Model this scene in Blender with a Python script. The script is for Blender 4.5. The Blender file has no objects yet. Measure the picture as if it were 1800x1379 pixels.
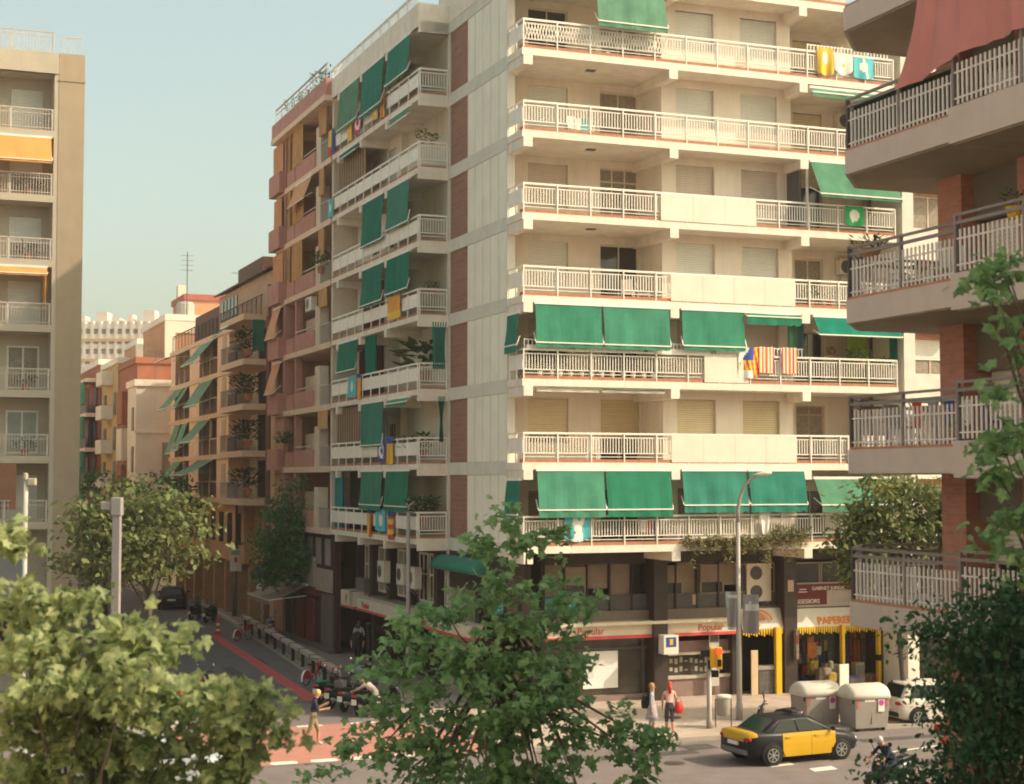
import bpy, bmesh, math, random
import numpy as np
from mathutils import Vector, Matrix, Euler, Quaternion
random.seed(7); RNG = np.random.default_rng(11)
S = bpy.context.scene; COL = S.collection
rad = math.radians
T = math.atan(1100/2800.); cT, sT = math.cos(T), math.sin(T)      # the street grid is turned by this against the view
EYE = 8.6                                                          # height of the balcony the photo was taken from

def W(u, v, z=0.0): return Vector((cT*u - sT*v, sT*u + cT*v, z))

# ------------------------------------------------------------------ materials
def nd(nt, typ, **kw):
    n = nt.nodes.new(typ)
    for k, val in kw.items():
        if k in n.inputs: n.inputs[k].default_value = val
        else: setattr(n, k, val)
    return n
MATS = {}
def M(name, col, rough=.8, var=.12, scale=2.0, bump=0., spec=.3, metal=0., streak=0., kind=None, emit=None, trans=0., col2=None, orand=0.):
    if name in MATS: return MATS[name]
    m = bpy.data.materials.new(name); m.use_nodes = True; nt = m.node_tree; L = nt.links
    b = nt.nodes['Principled BSDF']; b.inputs['Roughness'].default_value = rough
    b.inputs['Specular IOR Level'].default_value = spec; b.inputs['Metallic'].default_value = metal
    tc = nd(nt, 'ShaderNodeTexCoord'); vec = tc.outputs['Object']
    lo = tuple(max(0, c*(1-var)) for c in col)+(1,); hi = tuple(min(1, c*(1+var)) for c in col)+(1,)
    if col2: hi = tuple(col2)+(1,)
    if kind == 'paver':
        wall = vec
    if kind in ('brick', 'slats', 'course'):
        sep = nd(nt, 'ShaderNodeSeparateXYZ'); L.new(vec, sep.inputs[0])
        ad = nd(nt, 'ShaderNodeMath', operation='ADD'); L.new(sep.outputs[0], ad.inputs[0]); L.new(sep.outputs[1], ad.inputs[1])
        cmb = nd(nt, 'ShaderNodeCombineXYZ'); L.new(ad.outputs[0], cmb.inputs[0]); L.new(sep.outputs[2], cmb.inputs[1])
        wall = cmb.outputs[0]
    noise = nd(nt, 'ShaderNodeTexNoise', Scale=scale, Detail=5.0, Roughness=.6); L.new(vec, noise.inputs['Vector'])
    ramp = nd(nt, 'ShaderNodeMapRange'); ramp.inputs[1].default_value = .3; ramp.inputs[2].default_value = .7
    L.new(noise.outputs['Fac'], ramp.inputs[0])
    mix = nd(nt, 'ShaderNodeMix', data_type='RGBA'); mix.inputs[6].default_value = lo; mix.inputs[7].default_value = hi
    L.new(ramp.outputs[0], mix.inputs[0]); out = mix.outputs[2]; height = noise.outputs['Fac']
    if kind in ('brick', 'paver', 'course'):
        br = nd(nt, 'ShaderNodeTexBrick', Scale=1.0); bw, rh, ms = {'brick': (.26, .085, .012), 'paver': (.6, .4, .012), 'course': (.75, .2, .028)}[kind]; br.inputs['Brick Width'].default_value = bw; br.inputs['Row Height'].default_value = rh
        br.inputs['Mortar Size'].default_value = ms; L.new(wall, br.inputs['Vector'])
        br.inputs['Color1'].default_value = lo; br.inputs['Color2'].default_value = hi
        br.inputs['Mortar'].default_value = tuple(min(1, c*.75+.08) for c in col)+(1,)
        mx = nd(nt, 'ShaderNodeMix', data_type='RGBA'); mx.inputs[0].default_value = .4
        L.new(br.outputs['Color'], mx.inputs[6]); L.new(mix.outputs[2], mx.inputs[7]); out = mx.outputs[2]; height = br.outputs['Fac']
    if kind == 'slats':
        wv = nd(nt, 'ShaderNodeTexWave', bands_direction='Y', Scale=3.6, Distortion=0.); L.new(wall, wv.inputs['Vector'])
        mx = nd(nt, 'ShaderNodeMix', data_type='RGBA', blend_type='MULTIPLY'); mx.inputs[0].default_value = .22
        L.new(mix.outputs[2], mx.inputs[6]); L.new(wv.outputs['Color'], mx.inputs[7]); out = mx.outputs[2]; height = wv.outputs['Fac']
    if streak:
        mp = nd(nt, 'ShaderNodeMapping'); mp.inputs['Scale'].default_value = (1.7, 1.7, .12); L.new(vec, mp.inputs['Vector'])
        n2 = nd(nt, 'ShaderNodeTexNoise', Scale=2.2, Detail=6.0, Roughness=.65); L.new(mp.outputs[0], n2.inputs['Vector'])
        r2 = nd(nt, 'ShaderNodeMapRange'); r2.inputs[1].default_value = .48; r2.inputs[2].default_value = .75; r2.inputs[4].default_value = streak
        L.new(n2.outputs['Fac'], r2.inputs[0])
        mx = nd(nt, 'ShaderNodeMix', data_type='RGBA'); mx.inputs[7].default_value = tuple(c*.55 for c in col)+(1,)
        L.new(r2.outputs[0], mx.inputs[0]); L.new(out, mx.inputs[6]); out = mx.outputs[2]
    if orand:                                   # every object of the kind a little different
        oi = nd(nt, 'ShaderNodeObjectInfo'); hs = nd(nt, 'ShaderNodeHueSaturation'); mr = nd(nt, 'ShaderNodeMapRange'); mr.inputs[3].default_value = 1-orand; mr.inputs[4].default_value = 1+orand
        L.new(oi.outputs['Random'], mr.inputs[0]); L.new(mr.outputs[0], hs.inputs['Value']); L.new(out, hs.inputs['Color'])
        mr2 = nd(nt, 'ShaderNodeMapRange'); mr2.inputs[3].default_value = 1.05; mr2.inputs[4].default_value = 1-orand*1.2; L.new(oi.outputs['Random'], mr2.inputs[0]); L.new(mr2.outputs[0], hs.inputs['Saturation']); out = hs.outputs[0]
    L.new(out, b.inputs['Base Color'])
    if bump:
        bp = nd(nt, 'ShaderNodeBump', Strength=bump, Distance=.02); L.new(height, bp.inputs['Height']); L.new(bp.outputs[0], b.inputs['Normal'])
    if emit:
        b.inputs['Emission Color'].default_value = tuple(emit[:3])+(1,); b.inputs['Emission Strength'].default_value = emit[3]
    if trans:
        tr = nd(nt, 'ShaderNodeBsdfTranslucent'); L.new(out, tr.inputs[0])
        sh = nd(nt, 'ShaderNodeMixShader'); sh.inputs[0].default_value = trans
        L.new(b.outputs[0], sh.inputs[1]); L.new(tr.outputs[0], sh.inputs[2]); L.new(sh.outputs[0], nt.nodes['Material Output'].inputs[0])
    MATS[name] = m
    return m

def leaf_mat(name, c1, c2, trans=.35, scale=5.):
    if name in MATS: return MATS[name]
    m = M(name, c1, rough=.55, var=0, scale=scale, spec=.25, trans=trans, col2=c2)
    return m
# ------------------------------------------------------------------ mesh builder
class MB:
    def __init__(s, o=(0, 0, 0)): s.v = []; s.f = []; s.m = []; s.o = o; s.cuts = []
    def pt(s, p): s.v.append((p[0]-s.o[0], p[1]-s.o[1], p[2]-s.o[2])); return len(s.v)-1
    def face(s, pts, mi=0): s.f.append([s.pt(p) for p in pts]); s.m.append(mi)
    def hexa(s, c, mi=0):
        i = [s.pt(p) for p in c]
        for q in ((0, 3, 2, 1), (4, 5, 6, 7), (0, 1, 5, 4), (1, 2, 6, 5), (2, 3, 7, 6), (3, 0, 4, 7)):
            s.f.append([i[k] for k in q]); s.m.append(mi)
    def box(s, x0, x1, y0, y1, z0, z1, mi=0):
        s.hexa([(x0, y0, z0), (x1, y0, z0), (x1, y1, z0), (x0, y1, z0), (x0, y0, z1), (x1, y0, z1), (x1, y1, z1), (x0, y1, z1)], mi)
    def fbox(s, F, a0, a1, d0, d1, z0, z1, mi=0):
        s.hexa([F(a0, d0, z0), F(a1, d0, z0), F(a1, d1, z0), F(a0, d1, z0), F(a0, d0, z1), F(a1, d0, z1), F(a1, d1, z1), F(a0, d1, z1)], mi)
    def bar(s, p, q, w, h=None, mi=0):
        p, q = Vector(p), Vector(q); d = q-p
        if d.length < 1e-6: return
        h = h or w; d.normalize(); up = Vector((0, 0, 1)) if abs(d.z) < .95 else Vector((1, 0, 0))
        a = d.cross(up).normalized()*w/2; b = d.cross(a).normalized()*h/2
        s.hexa([p-a-b, p+a-b, p+a+b, p-a+b, q-a-b, q+a-b, q+a+b, q-a+b], mi)
    def tube(s, pts, r, n=8, mi=0, cap=True):
        pts = [Vector(p) for p in pts]; rs = r if isinstance(r, (list, tuple)) else [r]*len(pts)
        rings = []; ref = None
        for k, p in enumerate(pts):
            d = (pts[min(k+1, len(pts)-1)]-pts[max(k-1, 0)]).normalized()
            if ref is None: ref = d.orthogonal().normalized()
            a = (ref-d*ref.dot(d)); a = a.normalized() if a.length > 1e-5 else d.orthogonal().normalized(); ref = a
            b = d.cross(a)
            rings.append([s.pt(p+(a*math.cos(2*math.pi*i/n)+b*math.sin(2*math.pi*i/n))*rs[k]) for i in range(n)])
        for A, B in zip(rings, rings[1:]):
            for i in range(n): s.f.append([A[i], A[(i+1) % n], B[(i+1) % n], B[i]]); s.m.append(mi)
        if cap:
            s.f.append(rings[0][::-1]); s.m.append(mi); s.f.append(rings[-1]); s.m.append(mi)
    def loft(s, rings, mi=0, cap=True, closed=True):
        R = [[s.pt(p) for p in r] for r in rings]; n = len(R[0])
        for k, (A, B) in enumerate(zip(R, R[1:])):
            for i in range(n if closed else n-1):
                s.f.append([A[i], A[(i+1) % n], B[(i+1) % n], B[i]]); s.m.append(mi(k, i) if callable(mi) else mi)
        if cap:
            c = mi(0, 0) if callable(mi) else mi
            s.f.append(R[0][::-1]); s.m.append(c); s.f.append(R[-1]); s.m.append(c)
    def ball(s, c, rx, ry=None, rz=None, n=10, m=6, mi=0):
        ry = ry or rx; rz = rz or rx
        rings = []
        for j in range(m+1):
            t = math.pi*(j+.001)/(m+.002)
            rings.append([(c[0]+rx*math.sin(t)*math.cos(2*math.pi*i/n), c[1]+ry*math.sin(t)*math.sin(2*math.pi*i/n), c[2]-rz*math.cos(t)) for i in range(n)])
        s.loft(rings, mi)
    def lathe(s, prof, c=(0, 0, 0), ax='z', n=20, mi=0):      # prof: (radius, along) pairs
        rings = []
        for r, h in prof:
            ring = []
            for i in range(n):
                a = 2*math.pi*i/n; x, y = r*math.cos(a), r*math.sin(a)
                ring.append((c[0]+x, c[1]+y, c[2]+h) if ax == 'z' else (c[0]+x, c[1]+h, c[2]+y) if ax == 'y' else (c[0]+h, c[1]+x, c[2]+y))
            rings.append(ring)
        s.loft(rings, mi)
    def cut(s):                                    # what was added since the last cut becomes an object of its own
        if len(s.f) > (s.cuts[-1] if s.cuts else 0): s.cuts.append(len(s.f))
    def build(s, name, mats, parent=None, smooth=False, bevel=0, sub=0, fix=True):
        if s.cuts:
            s.cut(); a = 0; out = None; cuts = s.cuts
            for c in cuts:
                q = MB(); mp = {}
                for f, m in zip(s.f[a:c], s.m[a:c]):
                    for i in f:
                        if i not in mp: mp[i] = len(q.v); q.v.append(s.v[i])
                    q.f.append([mp[i] for i in f]); q.m.append(m)
                out = q.build(name, mats, parent, smooth, bevel, sub, fix); a = c
            return out
        me = bpy.data.meshes.new(name); me.from_pydata(s.v, [], s.f)
        mats = mats if isinstance(mats, (list, tuple)) else [mats]
        for m in mats: me.materials.append(m)
        if len(mats) > 1: me.polygons.foreach_set('material_index', s.m)
        if fix:
            bm = bmesh.new(); bm.from_mesh(me); bmesh.ops.recalc_face_normals(bm, faces=bm.faces); bm.to_mesh(me); bm.free()
        if smooth: me.polygons.foreach_set('use_smooth', [True]*len(me.polygons))
        me.update()
        o = bpy.data.objects.new(name, me); COL.objects.link(o)
        if parent: o.parent = parent
        if bevel:
            b = o.modifiers.new('bevel', 'BEVEL'); b.width = bevel; b.segments = 2; b.limit_method = 'ANGLE'; b.angle_limit = rad(40)
        if sub:
            b = o.modifiers.new('sub', 'SUBSURF'); b.levels = b.render_levels = sub
        return o

def tag(o, label=None, cat=None, group=None, kind=None):
    for k, val in (('label', label), ('category', cat), ('group', group), ('kind', kind)):
        if val: o[k] = val
    return o
def thing(name, label, cat, c=(0, 0, 0), rz=0., group=None, kind=None):
    """Empty at the base of a thing, c in street coordinates, rz on top of the street grid's own turn"""
    o = bpy.data.objects.new(name, None); COL.objects.link(o); o.empty_display_size = .3
    o.location = W(*c); o.rotation_euler = (0, 0, T+rz)
    return tag(o, label, cat, group, kind)
def place(o, c, rz=0., **kw):
    o.location = W(*c); o.rotation_euler = (0, 0, T+rz); return tag(o, **kw)
def copy_tree(o, parent=None):
    c = o.copy(); COL.objects.link(c)
    if parent: c.parent = parent
    for ch in list(o.children): copy_tree(ch, c)
    return c
def text(name, s, size, mat, parent, loc, rot, ext=.008, align='LEFT', sx=1.0, bold=0.0):
    cu = bpy.data.curves.new(name, 'FONT'); cu.body = s; cu.size = size; cu.extrude = ext; cu.align_x = align; cu.offset = bold
    cu.materials.append(mat); o = bpy.data.objects.new(name, cu); COL.objects.link(o)
    o.parent = parent; o.location = loc; o.rotation_euler = rot; o.scale = (sx, 1, 1)
    return o
FRONT = (rad(90), 0, 0)                    # text on a wall that faces the avenue (-v)
SIDE = (rad(90), 0, rad(-90))              # text on a wall that faces the side street (-u)

# ------------------------------------------------------------------ palette
cream = M('cream_render', (.72, .65, .53), .85, .09, .8, .05, streak=.28)
cream2 = M('balcony_wall_render', (.76, .665, .555), .85, .09, .7, .06, streak=.24)
panelm = M('pale_facade_panels', (.84, .80, .67), .8, .07, .9, .05, streak=.25)
bandm = M('grey_concrete_band', (.66, .63, .54), .85, .08, 1.2, .06, streak=.18)
slabm = M('white_painted_concrete', (.78, .70, .59), .8, .1, 1.5, .06, streak=.3)
railm = M('white_painted_metal', (.84, .78, .69), .5, .06, 3.)
terra = M('terracotta_tile', (.42, .19, .11), .8, .2, 4.)
brickm = M('dark_red_brick', (.30, .15, .105), .85, .2, 5., .5, kind='course')
shut = M('pale_roller_shutter', (.74, .72, .63), .6, .05, 1., .4, kind='slats', orand=.08, streak=.2)
shutp = M('beige_roller_shutter', (.68, .57, .47), .6, .05, 1., .4, kind='slats', orand=.08, streak=.2)
shuty = M('yellowed_roller_shutter', (.76, .63, .40), .6, .05, 1., .4, kind='slats', orand=.08, streak=.2)
framem = M('cream_window_frame', (.68, .6, .46), .5, .05)
glassm = M('dark_window_glass', (.035, .03, .027), .08, .3, 1.5, spec=.6)
curt = M('grey_net_curtain', (.30, .25, .20), .9, .25, 9.)
green = M('green_canvas', (.035, .235, .14), .75, .16, 1.3, .05, trans=.12, streak=.4, spec=.08, orand=.14)
greenf = M('faded_green_canvas', (.11, .27, .17), .75, .18, 1.3, .05, trans=.15, streak=.4, spec=.08, orand=.14)
greend = M('deep_green_canvas', (.012, .20, .14), .75, .16, 1.3, .05, trans=.1, streak=.4, spec=.08, orand=.14)
stripe = M('cream_canvas_stripe', (.55, .58, .40), .8, .06)
dark = M('dark_interior', (.018, .014, .012), .9, .3)
brown = M('dark_brown_cladding', (.05, .036, .03), .5, .2, 2., .02)
conc = M('brown_grey_concrete', (.19, .155, .13), .85, .12, 1.5, .1, streak=.2)
steel = M('galvanised_steel', (.42, .40, .38), .5, .12, 4., metal=.3)
steeld = M('dark_grey_metal', (.10, .095, .095), .5, .15, 4.)
black = M('black_paint', (.012, .012, .014), .4, .2)
rubber = M('black_rubber', (.018, .018, .018), .85, .2)
chrome = M('polished_metal', (.6, .6, .6), .2, .05, metal=1.)
mirror = M('mirror_glass', (.85, .9, .9), .05, .02, metal=1.)
white = M('white_plastic', (.75, .71, .63), .5, .05)
acm = M('ivory_sheet_metal', (.72, .66, .55), .5, .06)
redp = M('red_plastic', (.50, .035, .03), .4, .1)
orange = M('orange_print', (.75, .22, .02), .7, .1)
yellow = M('yellow_paint', (.75, .46, .02), .5, .08)
trunkm = M('tree_bark', (.10, .08, .065), .9, .3, 9., .6)
leafA = leaf_mat('sunlit_plane_leaf', (.055, .13, .045), (.56, .60, .28), .42, 9.)  # noise mix paints bright lit and dark shadowed leaf tones
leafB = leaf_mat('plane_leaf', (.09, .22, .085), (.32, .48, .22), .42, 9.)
leafC = leaf_mat('street_tree_leaf', (.07, .12, .04), (.30, .31, .12), .36, 1.2)
leafD = leaf_mat('dark_street_leaf', (.04, .14, .04), (.12, .25, .075), .35, 1.5)
leafE = leaf_mat('acacia_leaf', (.022, .075, .034), (.065, .15, .065), .3, 2.)
potleaf = leaf_mat('potted_plant_leaf', (.03, .09, .02), (.12, .19, .05), .3, 6.)
dryleaf = leaf_mat('dry_trailing_leaf', (.12, .13, .04), (.30, .26, .12), .3, 6.)
# ------------------------------------------------------------------ sky, sun, camera
SUN_AZ = Vector((math.cos(rad(-8)), math.sin(rad(-8)), 0)); SUN_EL = 38
sund = Vector((SUN_AZ.x*math.cos(rad(SUN_EL)), SUN_AZ.y*math.cos(rad(SUN_EL)), math.sin(rad(SUN_EL))))
wd = bpy.data.worlds.new('World'); S.world = wd; wd.use_nodes = True; wn = wd.node_tree
bg = wn.nodes['Background']
sky = wn.nodes.new('ShaderNodeTexSky'); sky.sky_type = 'NISHITA'; sky.sun_disc = False
sky.sun_elevation = rad(SUN_EL); sky.sun_rotation = math.atan2(sund.x, sund.y)
sky.air_density = 1.0; sky.dust_density = 4.5; sky.ozone_density = .6; sky.altitude = 20
tint = wn.nodes.new('ShaderNodeMix'); tint.data_type = 'RGBA'; tint.blend_type = 'MULTIPLY'; tint.inputs[0].default_value = 1
tint.inputs[7].default_value = (.93, .95, .72, 1)
wn.links.new(sky.outputs[0], tint.inputs[6]); veil = wn.nodes.new('ShaderNodeMix'); veil.data_type = 'RGBA'; veil.inputs[0].default_value = .28; veil.inputs[7].default_value = (1.8, 1.8, 1.5, 1)      # even summer haze over the clear sky
wn.links.new(tint.outputs[2], veil.inputs[6]); wn.links.new(veil.outputs[2], bg.inputs[0]); bg.inputs[1].default_value = .15
sl = bpy.data.lights.new('sun', 'SUN'); sl.energy = 2.1; sl.angle = rad(.6); sl.color = (1, .815, .66)
so = bpy.data.objects.new('sun', sl); COL.objects.link(so); so.rotation_euler = sund.to_track_quat('Z', 'Y').to_euler(); so.location = (60, -10, 70)
cam = bpy.data.cameras.new('camera'); co = bpy.data.objects.new('camera', cam); COL.objects.link(co); S.camera = co
cam.sensor_width = 36; cam.lens = 56; cam.clip_end = 6000; cam.dof.use_dof = True; cam.dof.focus_distance = 60; cam.dof.aperture_fstop = 1.8; cam.clip_start = .1
co.location = (0, 0, EYE); co.rotation_euler = (rad(90)+math.atan(150.5/2800), 0, 0)
S.view_settings.view_transform = 'Standard'; S.view_settings.look = 'None'; S.view_settings.exposure = 1.2; S.view_settings.gamma = 1
S.cycles.filter_width = 1.9; S.cycles.use_denoising = True
S.cycles.max_bounces = 6; S.cycles.transparent_max_bounces = 4

# ------------------------------------------------------------------ people (built first: the skin modifier is evaluated once per person)
skinm = M('skin', (.50, .27, .17), .6, .06); skin2 = M('tanned_skin', (.36, .17, .10), .6, .06)
def person(label, c, rz, H=1.7, shirt=(.1, .1, .1), pants=(.1, .1, .1), shoe=(.5, .5, .5), hair=(.05, .03, .02), legs=((0, 0), (0, 0)), arms=((5, 10), (5, 10)),
           lean=0., shorts=True, sleeveless=False, longhair=False, skirt=False, headtilt=0., female=False, sit=None, skn=None, group=None, crouch=0.):
    k = H/1.7; P = []; E_ = []; R = []; TAG = []
    def add(p, r, par=None, t=0):
        P.append(Vector(p)*k); R.append(r*k); i = len(P)-1
        if par is not None: E_.append((par, i)); TAG.append(t)
        return i
    hipz = sit if sit else .93-crouch
    def tor(h, x=0, y=0):                    # torso point h above the hip, leaned forward
        a = rad(lean); return Vector((math.sin(a)*h+math.cos(a)*x, y, hipz+math.cos(a)*h-math.sin(a)*x))
    sw = .17 if female else .195
    pel = add((0, 0, hipz), .125)
    wai = add(tor(.17), .10 if female else .115, pel, 2); che = add(tor(.36), .138, wai, 1); nb = add(tor(.52), .062, che, 1)
    ha = lean+headtilt
    hp = tor(.52)+Vector((math.sin(rad(ha))*.13+.02, 0, math.cos(rad(ha))*.13))
    ht = tor(.52)+Vector((math.sin(rad(ha))*.24+.02, 0, math.cos(rad(ha))*.24))
    hd = add(hp, .088, nb, 0); add(ht, .082, hd, 0)
    wrists = []
    for sgn, (ua, fa) in zip((1, -1), arms):
        sh = add(tor(.47, 0, sgn*sw), .058, che, 1)
        a = rad(ua); el = tor(.47, 0, sgn*(sw+.04))+Vector((math.sin(a)*.28, sgn*.03, -math.cos(a)*.28))
        e = add(el, .046, sh, 0 if sleeveless else 1)
        b = rad(fa); wp = el+Vector((math.sin(b)*.25, -sgn*.03, -math.cos(b)*.25)); w_ = add(wp, .032, e, 0)
        d = Vector((math.sin(b), 0, -math.cos(b))); add(wp+d*.085, .03, w_, 0); wrists.append((wp+d*.085, d, sgn))
    feet = []
    for sgn, (ta, ca) in zip((1, -1), legs):
        hip = add((0, sgn*.085, hipz-.06), .102, pel, 2)
        a = rad(ta); kn = Vector((math.sin(a)*.42, sgn*.09, hipz-.06-math.cos(a)*.42)); kk = add(kn, .07, hip, 2)
        b = rad(ca); an = kn+Vector((math.sin(b)*.40, 0, -math.cos(b)*.40)); aa = add(an, .043, kk, 0 if shorts else 2)
        add(an+Vector((.15*math.cos(b*.6), 0, -.035+.15*math.sin(min(0, b*.6)))), .04, aa, 3); feet.append(an)
    me = bpy.data.meshes.new('tmp'); me.from_pydata(P, E_, []); ob = bpy.data.objects.new('tmp', me); COL.objects.link(ob)
    ob.modifiers.new('skin', 'SKIN'); sv = me.skin_vertices[0].data
    for i, r in enumerate(R): sv[i].radius = (r*(1.0 if i > 2 else .85), r*(1.0 if i > 2 else 1.15)); sv[i].use_root = (i == 0)
    ss = ob.modifiers.new('sub', 'SUBSURF'); ss.levels = ss.render_levels = 2
    dg = bpy.context.evaluated_depsgraph_get(); ev = bpy.data.meshes.new_from_object(ob.evaluated_get(dg))
    b = MB(); b.v = [tuple(q.co) for q in ev.vertices]
    segs = [(P[i], P[j]-P[i], (R[i]+R[j])/2, t) for (i, j), t in zip(E_, TAG)]
    for pl in ev.polygons:
        cc = pl.center; best = None
        for p0, d, r, t in segs:
            q = max(0, min(1, (cc-p0).dot(d)/d.length_squared)); dist = (cc-p0-d*q).length/r
            if best is None or dist < best[0]: best = (dist, t)
        b.f.append(list(pl.vertices)); b.m.append(best[1])
    bpy.data.objects.remove(ob)
    for wp, d, sgn in wrists:                 # four bent fingers and a thumb
        wp = wp*k
        side = Vector((d.z, 0, -d.x))
        for f in range(4):
            o_ = wp+side*(f-1.5)*.017*k; l_ = (.06, .072, .068, .052)[f]*k
            b.tube([o_, o_+d*l_*.5, o_+d*l_*.85+Vector((0, -sgn*.018*k, 0))], [.0095*k, .009*k, .006*k], 5, 0)
        t0 = wp-d*.05*k+side*.028*k
        b.tube([t0, t0+side*.022*k+d*.03*k, t0+side*.024*k+d*.055*k], [.011*k, .01*k, .007*k], 5, 0)
    hc = (hp+ht)/2*k; fw = Vector((math.cos(rad(ha)), 0, -math.sin(rad(ha)))); up = Vector((math.sin(rad(ha)), 0, math.cos(rad(ha))))
    for sgn in (1, -1):
        b.ball(hc+fw*.082*k+Vector((0, sgn*.032*k, 0))+up*.005*k, .012*k, n=6, m=4, mi=4)
        b.ball(hc+Vector((0, sgn*.088*k, 0)), .018*k, .012*k, .03*k, 6, 4, 0)
    b.tube([hc+fw*.085*k+up*.005*k, hc+fw*.112*k-up*.03*k], [.009*k, .016*k], 6, 0)
    b.bar(hc+fw*.088*k-up*.056*k+Vector((0, -.022*k, 0)), hc+fw*.088*k-up*.056*k+Vector((0, .022*k, 0)), .01*k, .01*k, 4)
    if skirt:
        rings = []
        for h, r in ((.10, .125), (-.02, .155), (-.2, .185), (-.36, .215)):
            rings.append([((r*1.0*math.cos(2*math.pi*i/14))*k, (r*1.15*math.sin(2*math.pi*i/14))*k, (hipz+h)*k) for i in range(14)])
        b.loft(rings, 2)
    mats = [skn or skinm] + [M('cloth_%02x%02x%02x' % tuple(int(q*255) for q in cc), cc, .85, .12, 14.) for cc in (shirt, pants, shoe)] + [black]
    o = b.build('person', mats, smooth=True, fix=False)
    hb = MB(); hm = M('hair_%02x%02x%02x' % tuple(int(q*255) for q in hair), hair, .6, .3, 30.)
    hb.ball(hc+up*.03*k-fw*.022*k, .098*k, .1*k, .108*k, 12, 8)
    if longhair: hb.tube([hc-fw*.05*k+up*.02*k, hc-fw*.085*k-up*.1*k, hc-fw*.085*k-up*.28*k], [.085*k, .085*k, .05*k], 10)
    hb.build('hair', hm, o, smooth=True)
    return place(o, c, rz, label=label, cat='person', group=group)
def face_world(dx, dy):                        # rz for a heading given in view axes (x right, y away)
    return math.atan2(dy, dx)-T
PG = 'people in the street'
man = person('blond man in dark T-shirt and khaki shorts walking over red paving looking at phone', (12.95, 50.45, 0), face_world(1, .15), 1.74, (.025, .03, .05), (.27, .22, .13), (.5, .5, .5), (.75, .45, .16),
             legs=((24, -2), (-16, -42)), arms=((22, 118), (18, 100)), lean=6, headtilt=18, group=PG)
person('person in pale shirt bending over the parked motorcycles', (16.55, 55.5, 0), face_world(-.8, .35), 1.66, (.42, .36, .32), (.28, .24, .19), (.6, .6, .6), (.55, .48, .42), legs=((20, -5), (-12, -28)), arms=((50, 70), (60, 75)), lean=52, headtilt=10, group=PG)
person('man in black shirt and black shorts walking by the bank entrance', (20.0, 70.0, .12), face_world(-.1, -1), 1.75, (.012, .012, .014), (.015, .015, .02), (.6, .6, .6), (.03, .02, .015), legs=((14, 4), (-14, -24)), arms=((-12, 0), (10, 22)), group=PG)
person('person in light top entering the bank door behind the man in black', (21.0, 73.3, .12), face_world(.2, 1), 1.66, (.5, .48, .5), (.05, .05, .06), (.3, .3, .3), (.14, .07, .04), longhair=True, group=PG)
person('woman in pale dress walking away on the shaded side pavement', (20.7, 89.5, .12), face_world(-.1, 1), 1.62, (.62, .58, .5), (.62, .58, .5), (.4, .3, .2), (.04, .03, .02), legs=((12, 4), (-12, -20)), skirt=True, sleeveless=True, longhair=True, female=True, group=PG)
person('man in light blue shirt and dark trousers beside the woman in the dress', (21.6, 90.2, .12), face_world(-.1, 1), 1.74, (.22, .34, .5), (.015, .015, .025), (.03, .03, .03), (.05, .03, .02), legs=((-10, -14), (10, 2)), shorts=False, group=PG)
person('passer-by in dark clothes far up the side pavement', (21.8, 108, .12), face_world(0, -1), 1.7, (.02, .02, .025), (.03, .03, .04), (.1, .1, .1), (.03, .02, .02), legs=((12, 6), (-12, -18)), shorts=False, group=PG)
person('passer-by in red skirt far up the pavement by the orange building', (22.0, 103, .12), face_world(0, -1), 1.66, (.03, .03, .03), (.3, .06, .04), (.1, .1, .1), (.03, .02, .02), legs=((10, 6), (-12, -18)), skirt=True, female=True, group=PG)
person('woman in grey patterned short dress waiting at the kerb, black bag on back', (23.6, 47.5, .12), face_world(1, -.15), 1.68, (.36, .33, .36), (.34, .31, .34), (.75, .7, .65), (.45, .22, .07), legs=((6, 2), (-5, -8)), arms=((8, 14), (-4, 6)), skirt=True, female=True, group=PG)
person('red-haired woman in pink sleeveless top with red shoulder bag at the kerb', (24.45, 47.9, .12), face_world(-.2, 1), 1.64, (.75, .42, .38), (.05, .05, .07), (.3, .2, .15), (.42, .06, .04), legs=((7, 2), (-7, -12)), arms=((10, 20), (-4, 6)), sleeveless=True, longhair=True, female=True, group=PG)
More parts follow.
